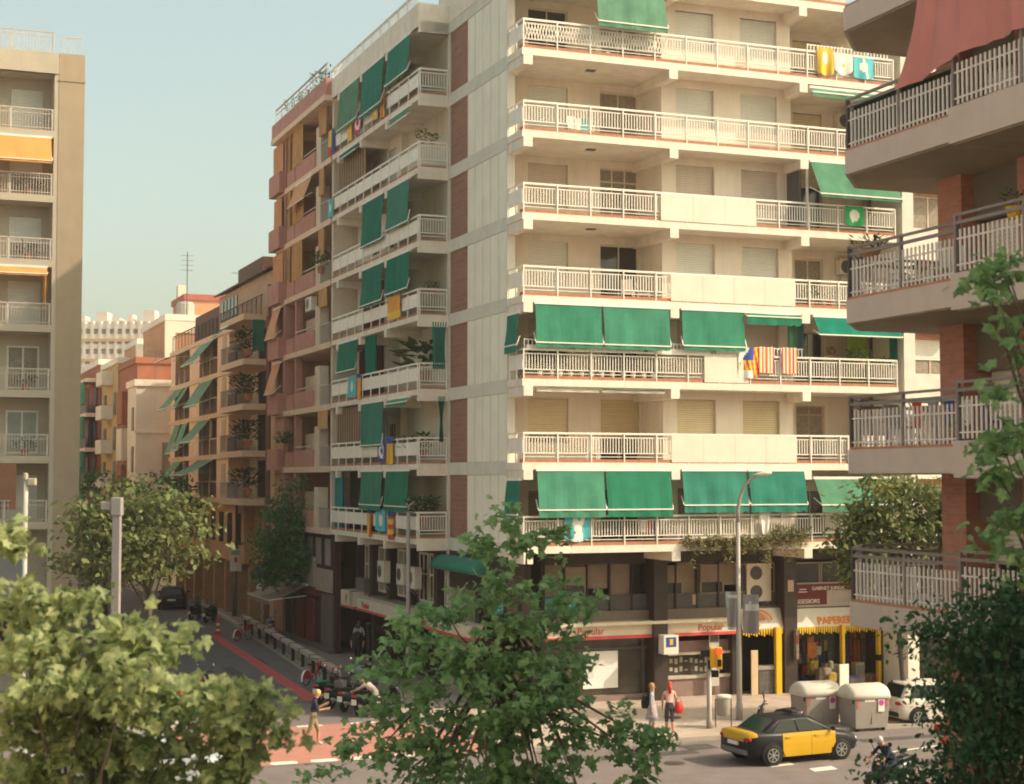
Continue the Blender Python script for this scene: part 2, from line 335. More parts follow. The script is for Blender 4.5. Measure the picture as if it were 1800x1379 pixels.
# ------------------------------------------------------------------ building helpers
def wallgrid(b, F, a0, a1, z0, z1, d, holes=(), th=.22, mi=0):
    """wall sheet th thick with its outer face at d, rectangular openings left free with their reveals"""
    A = sorted({a0, a1} | {q for h in holes for q in h[:2] if a0 < q < a1}); Z = sorted({z0, z1} | {q for h in holes for q in h[2:4] if z0 < q < z1})
    for i in range(len(A)-1):
        run = None
        for j in range(len(Z)-1):
            ca, cz = (A[i]+A[i+1])/2, (Z[j]+Z[j+1])/2
            hole = any(h[0] < ca < h[1] and h[2] < cz < h[3] for h in holes)
            if not hole:
                if run is None: run = Z[j]
            if (hole or j == len(Z)-2) and run is not None:
                b.fbox(F, A[i], A[i+1], d-th, d, run, Z[j] if hole else Z[j+1], mi); run = None
def window(par, o, F, a0, a1, z0, z1, d, shutter=0., sm=None, pane=None, mull=1, trans=0, fm=None, fw=.055, box=0, seed=0):
    """frame > pane, shutter; the opening's plane at d (frame set back behind the wall face by the caller)"""
    b = MB(o); fm = fm or framem
    for x0, x1 in ((a0, a0+fw), (a1-fw, a1)): b.fbox(F, x0, x1, d-.05, d, z0, z1)
    for y0, y1 in ((z0, z0+fw), (z1-fw, z1)): b.fbox(F, a0+fw, a1-fw, d-.05, d, y0, y1)
    for k in range(1, mull+1):
        x = a0+(a1-a0)*k/(mull+1); b.fbox(F, x-fw*.45, x+fw*.45, d-.05, d-.002, z0+fw, z1-fw)
    if trans: b.fbox(F, a0+fw, a1-fw, d-.05, d-.004, z1-trans, z1-trans+fw)
    if box: b.fbox(F, a0-.03, a1+.03, d-.02, d+.10, z1, z1+box)
    w = b.build('window', fm, par)
    p = MB(o); p.fbox(F, a0+fw*.5, a1-fw*.5, d-.045, d-.03, z0+fw*.5, z1-fw*.5); p.build('pane', pane or glassm, w)
    if shutter > 0:
        s = MB(o); s.fbox(F, a0+.01, a1-.01, d+.004, d+.03, z1-(z1-z0)*shutter, z1); s.build('shutter', sm or shut, w)
    return w
def rail(b, F, a0, a1, d, z, h=1.1, lo=.36, hi=.90, pitch=.115, post=1.32, solid=(), mi=0, extra=None):
    """metal balcony railing with posts down to the slab; solid: (a0,a1) stretches with a sheet panel instead of bars"""
    b.fbox(F, a0, a1, d-.035, d+.035, z+h-.07, z+h, mi); b.fbox(F, a0, a1, d-.015, d+.015, z+hi, z+hi+.035, mi)
    b.fbox(F, a0, a1, d-.015, d+.015, z+lo-.035, z+lo, mi); b.fbox(F, a0, a1, d-.012, d+.012, z+lo-.16, z+lo-.135, mi)
    n = max(1, round((a1-a0)/post))
    for k in range(n+1):
        a = a0+(a1-a0)*k/n; b.fbox(F, a-.022, a+.022, d+.018, d+.06, z-.02, z+h-.02, mi)
    for s0, s1 in solid: b.fbox(F, s0, s1, d+.02, d+.035, z+lo-.2, z+hi+.1, mi)
    a = a0+pitch
    while a < a1-.03:
        if not any(s0 < a < s1 for s0, s1 in solid): b.fbox(F, a-.016, a+.016, d-.008, d+.008, z+lo, z+hi, mi)
        a += pitch
def awning(par, o, F, a0, a1, d, zt, zb, out, mat=None, wav=.014, val=.16, arms=True, bar=True, scal=False):
    """sloping canvas hung from the slab above, striped front edge and valance, with its bar and arms"""
    b = MB(o); n = max(6, int((a1-a0)/.16)); m = 6; mat = mat or green; ph = random.random()*6
    def P(i, j, off=0):
        t = j/m; a = a0+(a1-a0)*i/n; w_ = wav*math.sin(i*1.3+ph)*t+.03*math.sin(math.pi*t)*math.sin(i*.5+ph)
        return F(a, d+out*t+w_+off, zt+(zb-zt)*t-.05*math.sin(math.pi*t)*out)
    for i in range(n):
        for j in range(m):
            b.face([P(i, j), P(i+1, j), P(i+1, j+1), P(i, j+1)], 0)
        A, B = P(i, m), P(i+1, m); z_ = A[2]
        s0 = .05
        dn = lambda q, h: (q[0], q[1], q[2]-h)
        b.face([A, B, dn(B, s0), dn(A, s0)], 1)
        if scal:
            k = abs(math.sin((i+.5)*1.6)); b.face([dn(A, s0), dn(B, s0), dn(B, s0+val*(.55+.45*k)), dn(A, s0+val*(.55+.45*abs(math.sin((i-.5)*1.6))))], 0)
        else: b.face([dn(A, s0), dn(B, s0), dn(B, val), dn(A, val)], 0)
    w = b.build('awning', [mat, stripe], par, smooth=True)
    f = MB(o)
    f.fbox(F, a0-.03, a1+.03, d-.07, d+.03, zt-.04, zt+.06)
    if bar: f.fbox(F, a0-.02, a1+.02, d+out-.02, d+out+.025, zb-.045, zb)
    if arms:
        for a in (a0-.03, a1+.03): f.bar(F(a, d, zb+.25*(zt-zb)), F(a, d+out, zb), .03)
    f.build('awning_frame', railm, w)
    return w
def curtain(par, o, F, a0, a1, d, zt, zb, mat, name='curtain', amp=.05, gather=0., parent_is_thing=False):
    b = MB(o); n = 24; m = 8; ph = random.random()*5; mid = (a0+a1)/2
    def P(i, j):
        t = j/m; a = a0+(a1-a0)*i/n; a = mid+(a-mid)*(1-gather*math.sin(math.pi*min(1, t*1.2)*.75))
        return F(a, d+amp*math.sin(i*1.5+ph+.3*t), zt+(zb-zt)*t)
    for i in range(n):
        for j in range(m): b.face([P(i, j), P(i+1, j), P(i+1, j+1), P(i, j+1)])
    return b.build(name, mat, par, smooth=True)

# ------------------------------------------------------------------ the corner apartment building
MO = (21.3, 53.2, 0.); FH = 3.027; Z0 = 6.12
FF = lambda a, d, z: (a, 53.2-d, z)
FS = lambda a, d, z: (21.3-d, a, z)
bld = thing('apartment_building', 'tall cream corner apartment block with white balconies and green awnings', 'building', MO)
zf = [Z0+FH*i for i in range(9)]
U1 = 37.4
# walls of the avenue front
b = MB(MO)
wins = []      # a0,a1,z0,z1,d
AW = [('yA', 22.78, 24.45, .75, 2.5), ('yB', 25.83, 27.5, .04, 2.5)]
BW = [(28.17, 29.85, .93, 2.45), (31.03, 32.69, .93, 2.45)]
CW = (34.6, 35.95, .04, 2.4)
ztop = zf[7]
hA = [(a0, a1, zf[i]+q0, zf[i]+q1) for i in range(7) for _, a0, a1, q0, q1 in AW]
hB = [(a0, a1, zf[i]+q0, zf[i]+q1) for i in range(7) for a0, a1, q0, q1 in BW]
hC = [(CW[0], CW[1], zf[i]+CW[2], zf[i]+CW[3]) for i in range(7)]
wallgrid(b, FF, 21.45, 27.56, 6.0, ztop, -3.1, hA); wallgrid(b, FF, 27.56, 33.3, 6.0, ztop, -1.2, hB); wallgrid(b, FF, 33.3, 38.2, 6.0, ztop, -3.1, hC)
b.fbox(FF, 27.56, 27.78, -3.32, -1.422, 6.0, ztop); b.fbox(FF, 33.1, 33.3, -3.32, -1.422, 6.0, ztop)
b.build('wall', cream2, bld)
b = MB(MO)
b.fbox(FF, 37.72, 38.25, -2.2, -.05, 0, 31)         # end pier against the brick neighbour
b.build('wall', bandm, bld)
b = MB(MO); b.fbox(FF, 21.6, 38.1, -21.6, -4.2, 5.7, 27.2); b.build('wall', cream, bld)
# side strip: brick panel, grooved pale panels, floor bands
b = MB(MO); b.fbox(FS, 59.07, 61.2, -.3, -.05, 5.7, zf[7]); b.build('wall', brickm, bld).name = 'brick_wall'
b = MB(MO)
b.fbox(FS, 54.72, 59.07, -.3, -.045, 5.7, zf[7], 1)
for i in range(7):
    for k in range(5):
        v0 = 54.74+k*.868; b.fbox(FS, v0, v0+.815, -.045, 0, zf[i]+.06, zf[i+1]-.45, 0)
b.build('facade_panel', [panelm, M('shadow_gap', (.14, .125, .10), .9)], bld)
b = MB(MO)
for i in range(8): b.fbox(FS, 54.7, 61.22, -.3, .02, zf[i]-.44, zf[i]+.055)
b.fbox(FS, 61.2, 61.42, -1.6, .03, 0, zf[7]+.4); b.fbox(FS, 54.68, 54.73, -.3, .01, 5.7, zf[7])
b.build('floor_band', bandm, bld)
# shutters and windows of the avenue front
shcol = {6: shut, 5: shut, 4: shutp, 3: shut, 2: shutp, 1: shuty, 0: shut}
A1s = {6: (0, glassm), 5: (1, None), 4: (1, None), 3: (1, None), 2: (.4, glassm), 1: (.80, curt), 0: (.3, curt)}
A2s = {6: (.0, curt), 5: (.0, curt), 4: (0, curt), 3: (0, glassm), 2: (.3, glassm), 1: (.62, glassm), 0: (.2, glassm)}
for i in range(7):
    z = zf[i]
    s, p = A1s[i]; window(bld, MO, FF, 22.78, 24.45, z+.75, z+2.5, -3.22, s, shcol[i], p, 1, box=.16 if i in (1,) else 0)
    s, p = A2s[i]; window(bld, MO, FF, 25.83, 27.5, z+.04, z+2.5, -3.22, s, shcol[i], p, 2 if i == 4 else 1, .55 if i == 4 else 0)
    for j, (a0, a1, q0, q1) in enumerate(BW):
        s = 1. if i not in (0, 6) else (.25 if i == 0 else 1.)
        window(bld, MO, FF, a0, a1, z+q0, z+q1, -1.36, s, shcol[i], curt if i == 0 else glassm, 1, box=.15 if i in (1, 6) else 0)
    s = {6: .5, 5: .72, 4: 0, 3: 0, 2: 0, 1: 0, 0: .2}[i]
    window(bld, MO, FF, CW[0], CW[1], z+CW[2], z+CW[3], -3.22, s, shuty if i in (5, 6) else shut, curt if i in (3, 1) else glassm, 1, .4 if i == 1 else 0, box=.14 if i in (5, 6) else 0,
           fm=M('beige_door_frame', (.55, .40, .27), .6, .1) if i == 1 else None)
panelp = M('cream_balcony_sheet', (.76, .665, .555), .8, .05, 1., .04, streak=.15)
# balconies: slab > railing
hooks = [21.34, 27.28, 32.98]
solidF = {4: [(26.9, 31.0)], 3: [(27.3, 32.7)], 2: [(28.7, 30.6)], 1: [(27.3, 32.7), (35.0, 37.2)]}
for i in range(8):
    z = zf[i]; b = MB(MO)
    b.fbox(FF, 21.3, U1, -3.5, 0, z-.26, z, 0); b.fbox(FF, 21.32, U1-.02, -.30, -.02, z, z+.12, 1)
    for a in hooks: b.fbox(FF, a, a+.36, -3.2, .03, z-.62, z-.26, 0)
    b.fbox(FF, 24.4, 24.75, -1.35, -1.1, z-.30, z-.26, 2)
    s = b.build('balcony', [slabm, terra, steeld], bld)
    for s0, s1 in solidF.get(i, ()):
        q = MB(MO); n = round((s1-s0)/1.32)
        for k in range(n): q.fbox(FF, s0+(s1-s0)*k/n, s0+(s1-s0)*(k+1)/n-.012, .006, .02, z+.02, z+1.02)
        q.build('panel', panelp, s)
    if i < 7:
        r = MB(MO); rail(r, FF, 21.36, U1-.05, -.06, z)
        G = lambda a, d, zz: (21.36+d, a, zz)
        r.fbox(G, 53.3, 54.66, -.02, .01, z+1.03, z+1.1); r.fbox(G, 53.3, 54.66, -.02, .005, z+.34, z+.9)
        for v in (53.9, 54.6): r.fbox(G, v-.02, v+.02, -.03, .02, z, z+1.05)
        H_ = lambda a, d, zz: (U1-.06+d, a, zz)
        r.fbox(H_, 53.3, 55.4, -.02, .01, z+1.03, z+1.1)
        for k in range(18): r.fbox(H_, 53.3+k*.115, 53.33+k*.115, -.01, .01, z+.36, z+1.03)
        r.build('railing', railm, s)
# upper lattice screens on two floors
r = MB(MO)
for i, a0, a1, h0, h1 in ((2, 21.4, 29.2, 1.12, 1.46), (2, 31.0, 33.1, 1.12, 1.42), (6, 33.4, 37.2, 1.1, 1.36)):
    a = a0
    while a < a1: r.fbox(FF, a, a+.035, -.12, -.09, zf[i]+h0, zf[i]+h1); a += .155
    r.fbox(FF, a0, a1, -.13, -.12, zf[i]+h1-.05, zf[i]+h1)
r.cut(); r.fbox(FF, 21.5, 23.2, -.2, -.05, zf[2]+1.1, zf[2]+1.24); r.cut(); r.fbox(FF, 23.4, 26.2, -.2, -.05, zf[2]+1.1, zf[2]+1.24); r.cut(); r.fbox(FF, 26.4, 29.0, -.2, -.05, zf[2]+1.1, zf[2]+1.24); r.cut()
for k in range(46):
    a = 21.4+k*.125; r.bar(FF(a, -.02, zf[6]+.3), FF(a+.2, -.02, zf[6]+.95), .022); r.bar(FF(a+.2, -.015, zf[6]+.3), FF(a, -.015, zf[6]+.95), .022)
r.build('balcony_screen', railm, bld)
# awnings on the avenue front
ZT = lambda i: zf[i+1]-.27
aw = lambda *a, **k: awning(bld, MO, FF, *a, **k)
aw(21.78, 24.42, .03, ZT(2), ZT(2)-1.42, .14, scal=True); aw(24.5, 27.2, .03, ZT(2), ZT(2)-1.42, .14, scal=True)
aw(27.75, 30.4, .03, ZT(2), ZT(2)-1.36, .14, scal=True); aw(30.5, 32.9, .0, ZT(2)-.02, ZT(2)-.14, .12, scal=True, val=.34)
aw(33.5, 37.3, .03, ZT(2)-.05, ZT(2)-.78, .42, mat=greend, val=.07)
aw(21.85, 24.5, .03, ZT(0), ZT(0)-1.42, .2, val=.3, wav=.02); aw(24.58, 27.22, .03, ZT(0), ZT(0)-1.42, .2, val=.3, wav=.02)
aw(27.72, 30.45, .03, ZT(0), ZT(0)-1.28, .2, mat=greend, scal=True, val=.3, wav=.02); aw(30.55, 33.0, .03, ZT(0), ZT(0)-1.28, .22, mat=greend, scal=True, val=.3, wav=.02)
aw(33.45, 37.3, .03, ZT(0)-.3, ZT(0)-1.3, .55, mat=greenf, scal=True, val=.3)
aw(33.45, 37.2, -.02, ZT(4), ZT(4)-1.38, .75, mat=greenf, scal=True, val=.12)
aw(33.5, 36.9, -.05, ZT(5)-.1, ZT(5)-.30, .2, mat=greenf, val=.2)
aw(24.2, 27.05, .03, ZT(6), ZT(6)-1.55, .35, mat=greenf, val=.22)
aw(21.9, 24.4, -.2, ZT(1)-.02, ZT(1)-.1, .1, mat=slabm, val=.08, arms=False, bar=False); aw(24.5, 27.1, -.2, ZT(1)-.02, ZT(1)-.1, .1, mat=steel, val=.08, arms=False, bar=False)
G = lambda a, d, z: (21.28-d, a, z)           # end awnings on the balcony's side
awning(bld, MO, G, 53.35, 54.6, .03, ZT(2)-.35, ZT(2)-1.5, .12, mat=greend, val=.3); awning(bld, MO, G, 53.35, 54.6, .03, ZT(0)-.35, ZT(0)-1.6, .1, mat=greend, val=.1)
b = MB(MO); b.fbox(FF, 36.5, 37.45, -2.2, -2.16, zf[2]+.3, zf[2]+2.5)
b.build('balcony_screen', M('lime_green_screen', (.28, .38, .03), .7, .08), bld)
curtain(bld, MO, FF, 37.3, 37.62, -.4, ZT(2), zf[2]+.8, greend); curtain(bld, MO, FF, 32.5, 32.9, -.25, ZT(2)-.2, zf[2]+.9, greenf, amp=.04); curtain(bld, MO, FF, 32.95, 33.25, -.3, ZT(2)-.2, zf[2]+.9, M('blue_grey_canvas', (.12, .20, .22), .8), amp=.04)
b = MB(MO); b.fbox(FF, 33.3, 33.38, -.14, -.06, zf[4], zf[5]-.26); b.cut(); b.fbox(FF, 33.1, 33.2, -2.2, -.3, zf[4]+.2, zf[5]-.5, 1); b.build('balcony_post', [slabm, steeld], bld)
# side street front: deep loggia near the corner, flush wall further on
b = MB(MO)
hS = [(63.0, 64.3, zf[i]+.04, zf[i]+2.3) for i in range(7)]+[(65.4, 66.8, zf[i]+.04, zf[i]+2.3) for i in range(7)]
wallgrid(b, FS, 61.42, 67.8, 5.9, zf[7], -1.5, hS)
hV = [(68.6, 69.9, zf[i]+.85, zf[i]+2.35) for i in range(7)]+[(71.2, 72.6, zf[i]+.85, zf[i]+2.35) for i in range(7)]
wallgrid(b, FS, 67.8, 74.9, 5.9, zf[7], 0, hV); b.fbox(FS, 67.75, 67.97, -1.7, -.222, 5.9, zf[7])
b.build('wall', cream2, bld)
for i in range(7):
    z = zf[i]
    window(bld, MO, FS, 63.0, 64.3, z+.04, z+2.3, -1.62, 0 if i in (6, 3, 4) else .5, shut, glassm); window(bld, MO, FS, 65.4, 66.8, z+.04, z+2.3, -1.62, 1 if i in (1, 2) else .2, shut, glassm)
    for a0, a1 in ((68.6, 69.9), (71.2, 72.6)): window(bld, MO, FS, a0, a1, z+.85, z+2.35, -.12, 1 if i in (5, 6) else (.3 if (i+int(a0)) % 2 else .8), shut, glassm)
for i in range(8):
    z = zf[i]; b = MB(MO)
    b.fbox(FS, 61.45, 74.9, -1.7, 1.3, z-.22, z, 0); b.fbox(FS, 61.3, 61.45, .03, 1.3, z-.47, z+.02, 0)
    for a in (65.7, 69.7, 73.6): b.fbox(FS, a, a+.32, -1.5, 1.32, z-.55, z-.22, 0)
    b.fbox(FS, 61.5, 74.85, 1.02, 1.28, z, z+.10, 1); b.fbox(FS, 61.32, 61.44, .1, 1.25, z+.02, z+.1, 1)
    if i == 7: b.fbox(FS, 61.3, 74.95, 1.22, 1.34, z-.22, z+.75, 0); b.fbox(FS, 61.3, 61.45, .03, 1.22, z-.47, z+.75, 0); b.fbox(FS, 54.6, 61.3, -.35, .04, z, z+.9, 0)
    s = b.build('balcony', [slabm, terra], bld)
    if i < 7:
        r = MB(MO); n = 10
        r.fbox(FS, 61.4, 74.85, 1.2, 1.27, z+1.03, z+1.1); r.fbox(FS, 61.4, 74.85, 1.23, 1.26, z+.36, z+.90)
        for k in range(n+1): a = 61.45+13.35*k/n; r.fbox(FS, a-.025, a+.025, 1.26, 1.30, z-.02, z+1.05)
        E2 = lambda a, d, zz: (21.3-a, 61.36-d, zz)
        rail(r, E2, .08, 1.24, 0, z, post=1.2)
        r.build('railing', railm, s)
aws = lambda a0, a1, i, zb, out, top=0, **k: awning(bld, MO, FS, a0, a1, 1.34, ZT(i)+.02-top, ZT(i)-zb, out*.45, **k)
aws(62.4, 65.55, 6, 1.5, .32, mat=greend, val=.1); aws(66.1, 69.5, 6, 2.0, .35, mat=greend); aws(70.1, 73.4, 6, 1.85, .30, mat=greenf)
aws(62.4, 65.0, 5, .38, .35, mat=greenf, val=.05); aws(70.2, 73.3, 5, .30, .35, mat=greend, val=.05)
aws(62.4, 65.55, 4, 1.75, .2, mat=greend, val=.1); aws(66.1, 69.4, 4, 1.95, .2, mat=greend, val=.1)
aws(62.4, 65.55, 3, 1.5, .25, mat=greend, val=.12); aws(66.1, 69.4, 3, 1.62, .25, mat=greend, val=.12)
aws(70.1, 73.3, 2, 1.35, .3, mat=greend, val=.12); aws(66.1, 69.4, 1, 1.85, .12, mat=greend, val=.1); aws(62.4, 65.3, 1, .15, .3, mat=greenf, val=.2)
aws(62.4, 65.55, 0, 1.45, .2, mat=green, val=.25); aws(66.1, 69.4, 0, 1.45, .2, mat=green, val=.25)
curtain(bld, MO, FS, 67.6, 69.2, 1.2, ZT(2), zf[2]+1.0, greend, amp=.08); curtain(bld, MO, E2, .1, .75, .05, ZT(2), zf[2]+.85, greend, gather=.25); curtain(bld, MO, E2, .1, .5, .05, ZT(1), zf[1]+.9, greend, gather=.75)
curtain(bld, MO, FS, 73.2, 74.7, 1.1, ZT(0), zf[0]+.1, M('teal_canvas', (.03, .22, .2), .8), amp=.06)
b = MB(MO); b.fbox(FS, 70.0, 73.4, .7, .74, zf[0]+.05, ZT(0)); b.cut(); b.fbox(FS, 70.3, 73.6, .05, .09, zf[3]+.05, ZT(3)-.2, 1); b.cut(); b.fbox(FS, 70.3, 74.2, .05, .09, zf[2]+.05, ZT(2)-.2, 1)  # first sheet, near black, stands in for a shaded balcony opening
b.build('balcony_screen', [dark, M('maroon_canvas', (.075, .022, .022), .8)], bld)
bs1, bs2 = M('tan_canvas', (.42, .25, .12), .8), M('grey_brown_canvas', (.16, .12, .09), .8)
for i, a0, a1, z0_ in ((5, 69.9, 74.7, .95), (1, 69.9, 74.7, .75)):
    b = MB(MO); n = int((a1-a0)/.2)
    for k in range(n): b.fbox(FS, a0+k*.2, a0+k*.2+.2, 1.05+.02*(k % 2), 1.09+.02*(k % 2), zf[i]+z0_, ZT(i), k % 2)
    b.build('striped_blind', [bs1, bs2], bld)
# roof, terrace rail, penthouse
b = MB(MO); b.fbox(FS, 70.6, 74.4, -16, -2.4, zf[7], zf[7]+1.6); b.build('penthouse', cream, bld)
b = MB(MO); b.fbox(FS, 56.5, 70.6, -16, -2.7, zf[7], 32.8); b.build('penthouse', cream, bld)  # unseen upper block, sized to throw diagonal shade on the left pier
r = MB(MO); rail(r, FS, 61.5, 74.8, 1.28, zf[7]+.55, h=.75, lo=.12, hi=.62, pitch=.14); r.build('railing', railm, bld)
# mezzanine and ground floor, avenue front
b = MB(MO)
b.fbox(FF, 21.45, 38.2, -2.6, -2.35, 5.3, 5.86, 0)                                # dark head
for a in (21.45, 27.42, 33.15, 37.6): b.fbox(FF, a, a+.58, -2.9, -1.75, 0, 5.86, 0)
b.fbox(FF, 21.5, 33.2, -2.6, -2.2, 3.05, 3.52, 1); b.fbox(FF, 33.7, 37.6, -2.6, -2.3, 2.5, 3.55, 1)
b.fbox(FF, 22.0, 33.2, -2.62, -2.4, 3.52, 4.12, 2)
for k in range(12): b.fbox(FF, 22.05+k*.94, 22.11+k*.94, -2.41, -2.34, 3.52, 5.3, 0)
b.fbox(FF, 21.4, 38.2, -3.4, -3.2, 0, 5.8, 2)
b.build('mezzanine_front', [brown, conc, steeld], bld)
blind = M('beige_office_blind', (.30, .235, .18), .8, .15, 1.5, .15, kind='slats')
b = MB(MO)
for k in range(12):
    a = 22.11+k*.94
    if k in (5, 6): continue
    b.fbox(FF, a, a+.88, -2.56, -2.52, 4.12+(.0 if k % 3 else .25), 5.3); b.cut()
b.build('office_blind', blind, bld)
for a0, a1 in ((23.95, 24.85), (28.0, 29.0), (29.75, 30.8), (31.5, 33.1), (33.8, 35.2), (35.25, 37.5)):
    window(bld, MO, FF, a0, a1, 4.05, 5.2, -2.40, 0 if a0 > 31 else .6, blind, glassm, 0, fm=M('tarnished_window_frame', (.34, .28, .21), .6))
b = MB(MO)                                                                        # bank ground floor
b.fbox(FF, 22.0, 27.42, -2.52, -2.46, .35, 2.7, 0); b.fbox(FF, 22.0, 27.42, -2.46, -2.3, 0, .35, 1); b.fbox(FF, 22.0, 27.42, -2.46, -2.35, 2.05, 2.13, 2)
for a in (23.9, 27.2): b.fbox(FF, a, a+.09, -2.46, -2.34, .35, 2.7, 2)
b.fbox(FF, 28.0, 33.15, -3.15, -3.0, 0, 2.9, 3)
b.fbox(FF, 28.0, 31.1, -2.62, -2.45, 0, .80, 1); b.fbox(FF, 28.0, 31.1, -2.62, -2.38, .80, .92, 4); b.fbox(FF, 28.0, 31.1, -2.62, -2.38, 1.72, 1.82, 4)
b.fbox(FF, 28.0, 31.1, -2.75, -2.7, .92, 1.72, 0); b.fbox(FF, 28.0, 31.1, -2.62, -2.5, 1.82, 2.25, 1)
b.fbox(FF, 31.05, 31.5, -2.9, -2.2, 0, 2.9, 5)
b.build('shop_front', [M('shop_glass', (.075, .065, .05), .12, .4, 1.2, spec=.7), M('pink_brown_stone', (.27, .19, .165), .7, .15, 3., .05), steeld, dark, M('stone_ledge', (.5, .45, .37), .7), brown], bld)
b = MB(MO); b.fbox(FF, 24.75, 26.2, -2.45, -2.43, .6, 2.0); b.build('window_poster', M('white_poster', (.84, .82, .78), .7, .04, 2.), bld)
b = MB(MO)
for k in range(26):
    a = 28.1+(k % 13)*.22; b.fbox(FF, a, a+.13, -2.69, -2.685, 1.0+.34*(k//13)+random.random()*.1, 1.08+.34*(k//13)+random.random()*.2)
b.build('window_lettering', M('frosted_lettering', (.42, .37, .33), .8), bld)
# mezzanine and ground floor, side street
b = MB(MO)
b.fbox(FS, 61.45, 74.9, -.5, -.3, 3.0, 5.9, 0); b.fbox(FS, 61.45, 74.9, -.3, .05, 2.92, 3.1, 1)
b.fbox(FS, 54.7, 61.4, -.3, -.02, 4.2, 5.68, 0); b.fbox(FS, 54.7, 74.9, -1.5, -1.35, 0, 5.7, 2)
for a in (62.8, 66.6, 69.5, 72.2, 74.6): b.fbox(FS, a-.22, a+.22, -.28, .04, 3.1, 5.5, 0); b.fbox(FS, a-.22, a+.22, -1.3, -.05, 0, 2.9, 0)
for a in (55.0, 58.0): b.fbox(FS, a-.22, a+.22, -1.3, -.03, 0, 4.2, 0)
b.build('mezzanine_front', [brown, conc, dark], bld)
for a0, a1 in ((61.75, 62.45), (63.4, 64.4), (64.6, 65.8), (67.2, 68.9), (70.1, 71.9), (72.9, 74.2)): window(bld, MO, FS, a0, a1, 3.3, 5.4, -.24, 0, None, curt if a0 > 66 else glassm, 1, .95, fw=.09)
b = MB(MO); b.fbox(FS, 70.2, 71.8, -1.2, -1.15, .5, 2.0); b.cut(); b.fbox(FS, 72.5, 74.3, -1.2, -1.1, 0, 2.3, 1); b.cut(); b.fbox(FS, 67, 68.8, -1.2, -1.15, .6, 2.1, 0); b.build('window_poster', [M('lilac_poster', (.5, .43, .42), .7), glassm], bld)
b = MB(MO); b.fbox(FS, 72.6, 74.0, .0, .25, 3.1, 3.85); b.build('equipment_box', conc, bld)
# ------------------------------------------------------------------ signs, flags, air conditioners, plants on the corner building
def cloth(name, label, cat, F, a0, a1, d, zt, zb, mats, design, amp=.03, sag=.05, group=None, nx=22, ny=12, flare=0.):
    c = F((a0+a1)/2, d, zb); b = MB(c); ph = random.random()*6
    def P(i, j):
        s, t = i/nx, j/ny
        return F(a0+(a1-a0)*(s+flare*(s-.5)*t), d+amp*math.sin(s*9+ph+t)*(.2+t), zt-(zt-zb)*t-sag*math.sin(math.pi*s)*(.3+t))
    for i in range(nx):
        for j in range(ny): b.face([P(i, j), P(i+1, j), P(i+1, j+1), P(i, j+1)], design((i+.5)/nx, (j+.5)/ny))
    o = b.build(name, mats, smooth=True); return place(o, c, label=label, cat=cat, group=group)
fw_, fy, fr, fb, fc, fg, fm_, fo = [M('flag_'+n, c, .8, .06) for n, c in (('white', (.78, .74, .66)), ('yellow', (.78, .50, .06)), ('red', (.6, .07, .05)), ('blue', (.04, .08, .30)), ('cyan', (.10, .47, .52)), ('green', (.03, .38, .12)), ('magenta', (.55, .03, .18)), ('orange', (.75, .33, .06)))]
blob = lambda s, t, r=.26: ((s-.5)**2+((t-.5)*.9)**2) < r*r
stripes = lambda n, A, B: (lambda s, t: A if int(s*n) % 2 else B)
FGp = 'cloths and flags hung on the balcony rails'
cloth('flag', 'cyan flag with white dove shape on lowest avenue balcony', 'flag', FF, 22.95, 23.95, .02, zf[0]+1.06, zf[0]+.30, [fc, fw_, fb], lambda s, t: 1 if (abs(s-.5-.25*(t-.4)) < .16-.12*abs(t-.5) or (abs(s-.75+.4*t) < .09)) else (2 if blob(s+.06, t-.15, .1) else 0), .03, .12, FGp)
cloth('flag', 'green flag with white speech bubble on upper avenue balcony', 'flag', FF, 35.0, 35.85, .02, zf[4]+1.08, zf[4]+.34, [fg, fw_], lambda s, t: 1 if blob(s, t+.02, .27) or (abs(s-.4) < .05 and .6 < t < .86) else 0, .03, .04, FGp)
cloth('flag', 'yellow flag knotted on top avenue balcony, leftmost of three', 'flag', FF, 33.8, 34.5, .04, zf[6]+1.25, zf[6]+.22, [fy, fw_], lambda s, t: 1 if blob(s, t+.12, .2) else 0, .05, .06, FGp)
cloth('flag', 'white cloth sagging on top avenue balcony between yellow and cyan flags', 'cloth', FF, 34.55, 35.4, .04, zf[6]+1.05, zf[6]+.42, [fw_, fy], lambda s, t: 1 if blob(s, t, .1) else 0, .03, .16, FGp)
cloth('flag', 'cyan flag with white emblem on top avenue balcony', 'flag', FF, 35.45, 36.4, .04, zf[6]+1.02, zf[6]+.22, [fc, fw_], lambda s, t: 1 if blob(s, t+.08, .2) or abs(s-.5-.2*t) < .05 else 0, .03, .06, FGp)
cloth('flag', 'striped flag with blue star triangle and white tail on third avenue balcony', 'flag', FF, 30.15, 31.05, .05, zf[2]+1.4, zf[2]+.25, [fy, fr, fb, fw_], lambda s, t: 3 if s+t*.9 < .55 or t > .75 and s < .7 else (2 if t < .38 and s < .75 else (0 if int((s-t*.3)*9) % 2 else 1)), .05, .03, FGp)
cloth('towel', 'red striped towel on third avenue balcony, nearer the star flag', 'towel', FF, 31.05, 31.7, .05, zf[2]+1.44, zf[2]+.45, [fw_, fo, fr], lambda s, t: (1, 0, 2)[int(s*12) % 3], .01, .02, FGp)
cloth('towel', 'red striped towel on third avenue balcony, nearer the hanging basket', 'towel', FF, 32.05, 32.72, .05, zf[2]+1.44, zf[2]+.45, [fw_, fo, fr], lambda s, t: (2, 0, 1)[int(s*12) % 3], .01, .02, FGp)
cloth('flag', 'white pennant cloth hanging between awnings of lowest avenue balcony', 'cloth', FF, 30.95, 31.5, .06, zf[0]+1.3, zf[0]+.4, [fw_], lambda s, t: 0, .03, .1, FGp, flare=-.5)
FP = lambda a, d, z: (20.0-d, a, z)
